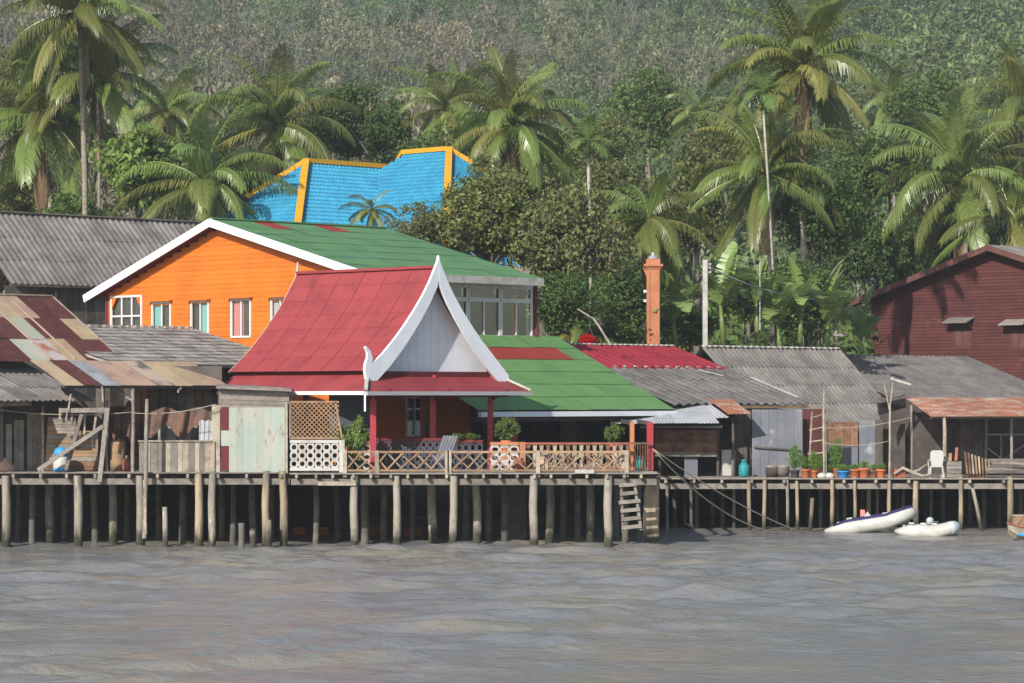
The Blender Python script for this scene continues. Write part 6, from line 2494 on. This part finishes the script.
# ---------------------------------------------------------------- boats
def dinghy(label, stern, bow, beam, tube_r, seed, big=True):
    """An inflatable dinghy between the stern and bow points: two side tubes that meet at the raised bow."""
    stern, bow = Vector(stern), Vector(bow)
    t = thing('inflatable_dinghy', label, 'dinghy', stern.lerp(bow, .5), 'inflatable dinghies')
    ax = (bow - stern)
    L = ax.length
    x = ax.normalized()
    side = ZUP.cross(x).normalized()
    up = x.cross(side)
    half = beam / 2 - tube_r

    def pt(s, b, h):
        return stern + x * s + side * b + up * h
    path, rad = [], []
    n = 9
    cone = [(-.10, .25), (.02, .6), (.16, .95)]
    for (s, k) in cone:
        path.append(pt(s * L, half, 0))
        rad.append(tube_r * k)
    for i in range(1, n):
        s = .16 + .52 * i / (n - 1)
        path.append(pt(s * L, half, .02 * i / n))
        rad.append(tube_r)
    for i in range(1, 12):
        a = math.pi * i / 12
        path.append(pt(L * .68 + math.sin(a) * L * .27, half * math.cos(a), .03 + .16 * math.sin(a)))
        rad.append(tube_r * (1 - .10 * math.sin(a)))
    for i in range(n - 1, 0, -1):
        s = .16 + .52 * i / (n - 1)
        path.append(pt(s * L, -half, .02 * i / n))
        rad.append(tube_r)
    for (s, k) in reversed(cone):
        path.append(pt(s * L, -half, 0))
        rad.append(tube_r * k)
    tube(t, 'hull_tube', path, rad, M['rubber_white'], 16)
    if big:
        cov = [p + up * (r * .46) for p, r in zip(path, rad)]
        tube(t, 'top_cover', cov[1:-1], [r * .70 for r in rad[1:-1]], M['navy'], 14)
    tube(t, 'rub_strip', [p + (p - stern.lerp(bow, .55)).normalized() * 0 - up * .0 + (up * .02) for p in path[2:-2]], [r * 1.012 * .999 for r in rad[2:-2]], M['rubber_white'], 16) if False else None
    # floor and transom
    fl = [pt(.05 * L, half, -tube_r * .5), pt(.7 * L, half, -tube_r * .5), pt(.93 * L, 0, -tube_r * .3), pt(.7 * L, -half, -tube_r * .5), pt(.05 * L, -half, -tube_r * .5)]
    fl2 = [p - up * .05 for p in fl]
    k = 5
    raw('floor', fl + fl2, [tuple(range(k)), tuple(range(k, 2 * k))[::-1]] + [(i, (i + 1) % k, k + (i + 1) % k, k + i) for i in range(k)], M['rubber_grey'], t)
    bar(t, 'transom', pt(.07 * L, -half, tube_r * .1), pt(.07 * L, half, tube_r * .1), .06, tube_r * 1.7, M['rubber_grey'], up=up)
    for s in (.22, .45, .66):
        p = pt(s * L, -half - tube_r * .0, tube_r * 1.0) if side.y > 0 else pt(s * L, half, tube_r * 1.0)
        bar(t, 'handle', p - x * .1 + up * .06, p + x * .1 + up * .06, .07, .05, M['rubber_white'], up=up)
    bar(t, 'seat', pt(.42 * L, -half, tube_r * .5), pt(.42 * L, half, tube_r * .5), .24, .04, M['rubber_white'], up=up)
    if not big:
        nose = [pt(.87 * L, half * .3 * k_, .16) for k_ in (-1, 0, 1)]
        o = tube(t, 'bow_patch', [pt(L * .68 + math.sin(a) * L * .27, half * math.cos(a), .03 + .16 * math.sin(a)) for a in (1.0, 1.3, 1.57, 1.85, 2.15)], tube_r * .96, M['rubber_grey'], 14)
    return t


# floats on the waves
dinghy('long white and navy inflatable dinghy with its bow lifted', G(834, 109.2, .10), G(915, 108.6, .56), 1.3, .27, 1, True)
dinghy('shorter plain white inflatable dinghy in front of the navy one', G(904, 107.6, .12), G(956, 106.6, .10), 1.2, .25, 2, False)
t = thing('boat_bag', 'white bag lying on the navy dinghy', 'bag', G(868, 109.4, .6))
v = [G(859, 109.2, .36), G(874, 109.2, .42), G(868, 109.2, .74), G(859, 109.8, .36), G(874, 109.8, .42), G(867, 109.7, .74)]
raw('bag', v, [(0, 1, 2), (5, 4, 3), (0, 3, 4, 1), (1, 4, 5, 2), (2, 5, 3, 0)], M['plastic_white'], t)
o = box(None, 'cushion', G(862.5, 110.0, .62), (.16, .12, .34), M['curtain_pink'])
tag(o, 'small pink cushion propped behind the white bag on the dinghy', 'cushion')
t = thing('outboard_motor', 'small grey outboard motor between the two dinghies', 'outboard motor', G(930, 107.3, .3))
lathe(t, 'cowl', G(930, 107.3, .36), [(.08, 0), (.13, .05), (.13, .2), (.06, .27)], M['rubber_grey'])
box(t, 'leg', G(930, 107.3, .2), (.1, .12, .4), M['navy'])
box(t, 'tiller', G(934, 107.3, .46), (.3, .05, .05), M['wire'])


def rowboat():
    t = thing('rowing_boat', 'small wooden boat end cut off by the right picture edge', 'boat', G(1030, 103.5, 0))
    d = 103.5
    secs = []
    for i, (px, w, zb, zt) in enumerate(((1008, .12, .25, .58), (1016, .42, .02, .50), (1030, .62, -.08, .44), (1060, .70, -.1, .42), (1085, .5, -.05, .46))):
        c = G(px, d, 0)
        secs.append([c + Vector((0, -w, zt)), c + Vector((0, -w * .75, (zb + zt) / 2 - .05)), c + Vector((0, 0, zb)), c + Vector((0, w * .75, (zb + zt) / 2 - .05)), c + Vector((0, w, zt))])
    vs = [p for s in secs for p in s]
    fs = [(i * 5 + k, i * 5 + k + 1, (i + 1) * 5 + k + 1, (i + 1) * 5 + k) for i in range(4) for k in range(4)]
    fs.append((0, 1, 2, 3, 4))
    raw('hull', vs, fs, M['wood_pale'], t)
    for sd in (0, 4):
        tube(t, 'gunwale', [s[sd] for s in secs], .04, M['brick_red'], 6)
    tube(t, 'blue_strake', [s[1] - YV * .02 for s in secs[1:]], .05, M['plastic_blue'], 6)
    bar(t, 'thwart', secs[2][0] - ZUP * .08, secs[2][4] - ZUP * .08, .2, .04, M['wood_brown'])
    t = thing('boat_pole', 'thin dark pole standing up from the boat at the right edge', 'pole', G(1018, 103.5, .5))
    pole(t, 'shaft', G(1016, 103.5, .4), P(1026, 512, 103.5), .035, M['wood_brown'])
    pole(t, 'grip', P(1025.6, 515, 103.5), P(1027, 508, 103.5), .045, M['wood_tan'])


rowboat()
t = thing('wooden_box', 'tan plywood box on the waterline under the right pier edge', 'box', G(1020, 110.2, 0))
box(t, 'panel', G(1020, 110.2, .25), (.58, .4, .62), M['wood_tan'])
box(t, 'lid', G(1020, 110.2, .58), (.64, .46, .05), M['wood_pale'])

# mooring ropes
K0 = go(TERR_K - U * .3, V, 650)
for (x1, y1, d1, sag, lb) in ((808, 535, 108.5, .25, 'upper mooring rope running from the red corner column to the water'), (781, 534, 108.5, .55, 'lower sagging mooring rope from the red corner column'),
                              ):
    p = P(653, 449, 101.4)
    q = P(x1, y1, d1)
    pts = [p.lerp(q, i / 14) - ZUP * (sag * 4 * (i / 14) * (1 - i / 14)) for i in range(15)]
    o = tube(None, 'mooring_rope', pts, .02, M['rope'], 6)
    tag(o, lb, 'rope', 'mooring ropes')

# ================================================================= haze
def haze():
    x0, x1, y0, y1, z0, z1 = -160, 160, -6, 700, -2.6, 150
    o = raw('haze', [(x, y, z) for x in (x0, x1) for y in (y0, y1) for z in (z0, z1)],
            [(0, 1, 3, 2), (4, 6, 7, 5), (0, 4, 5, 1), (2, 3, 7, 6), (0, 2, 6, 4), (1, 5, 7, 3)], None)
    m = bpy.data.materials.new('haze_air')
    m.use_nodes = True
    n, l = m.node_tree.nodes, m.node_tree.links
    n.clear()
    out = n.new('ShaderNodeOutputMaterial')
    pv = n.new('ShaderNodeVolumePrincipled')
    pv.inputs['Color'].default_value = (.86, .91, 1.0, 1)
    pv.inputs['Density'].default_value = 0.00033
    pv.inputs['Anisotropy'].default_value = .2
    l.new(pv.outputs[0], out.inputs['Volume'])
    o.data.materials.clear()
    o.data.materials.append(m)
    o['kind'] = 'stuff'
    o['label'] = 'thin pale haze between the shore and the hill'
    o['category'] = 'haze'


haze()
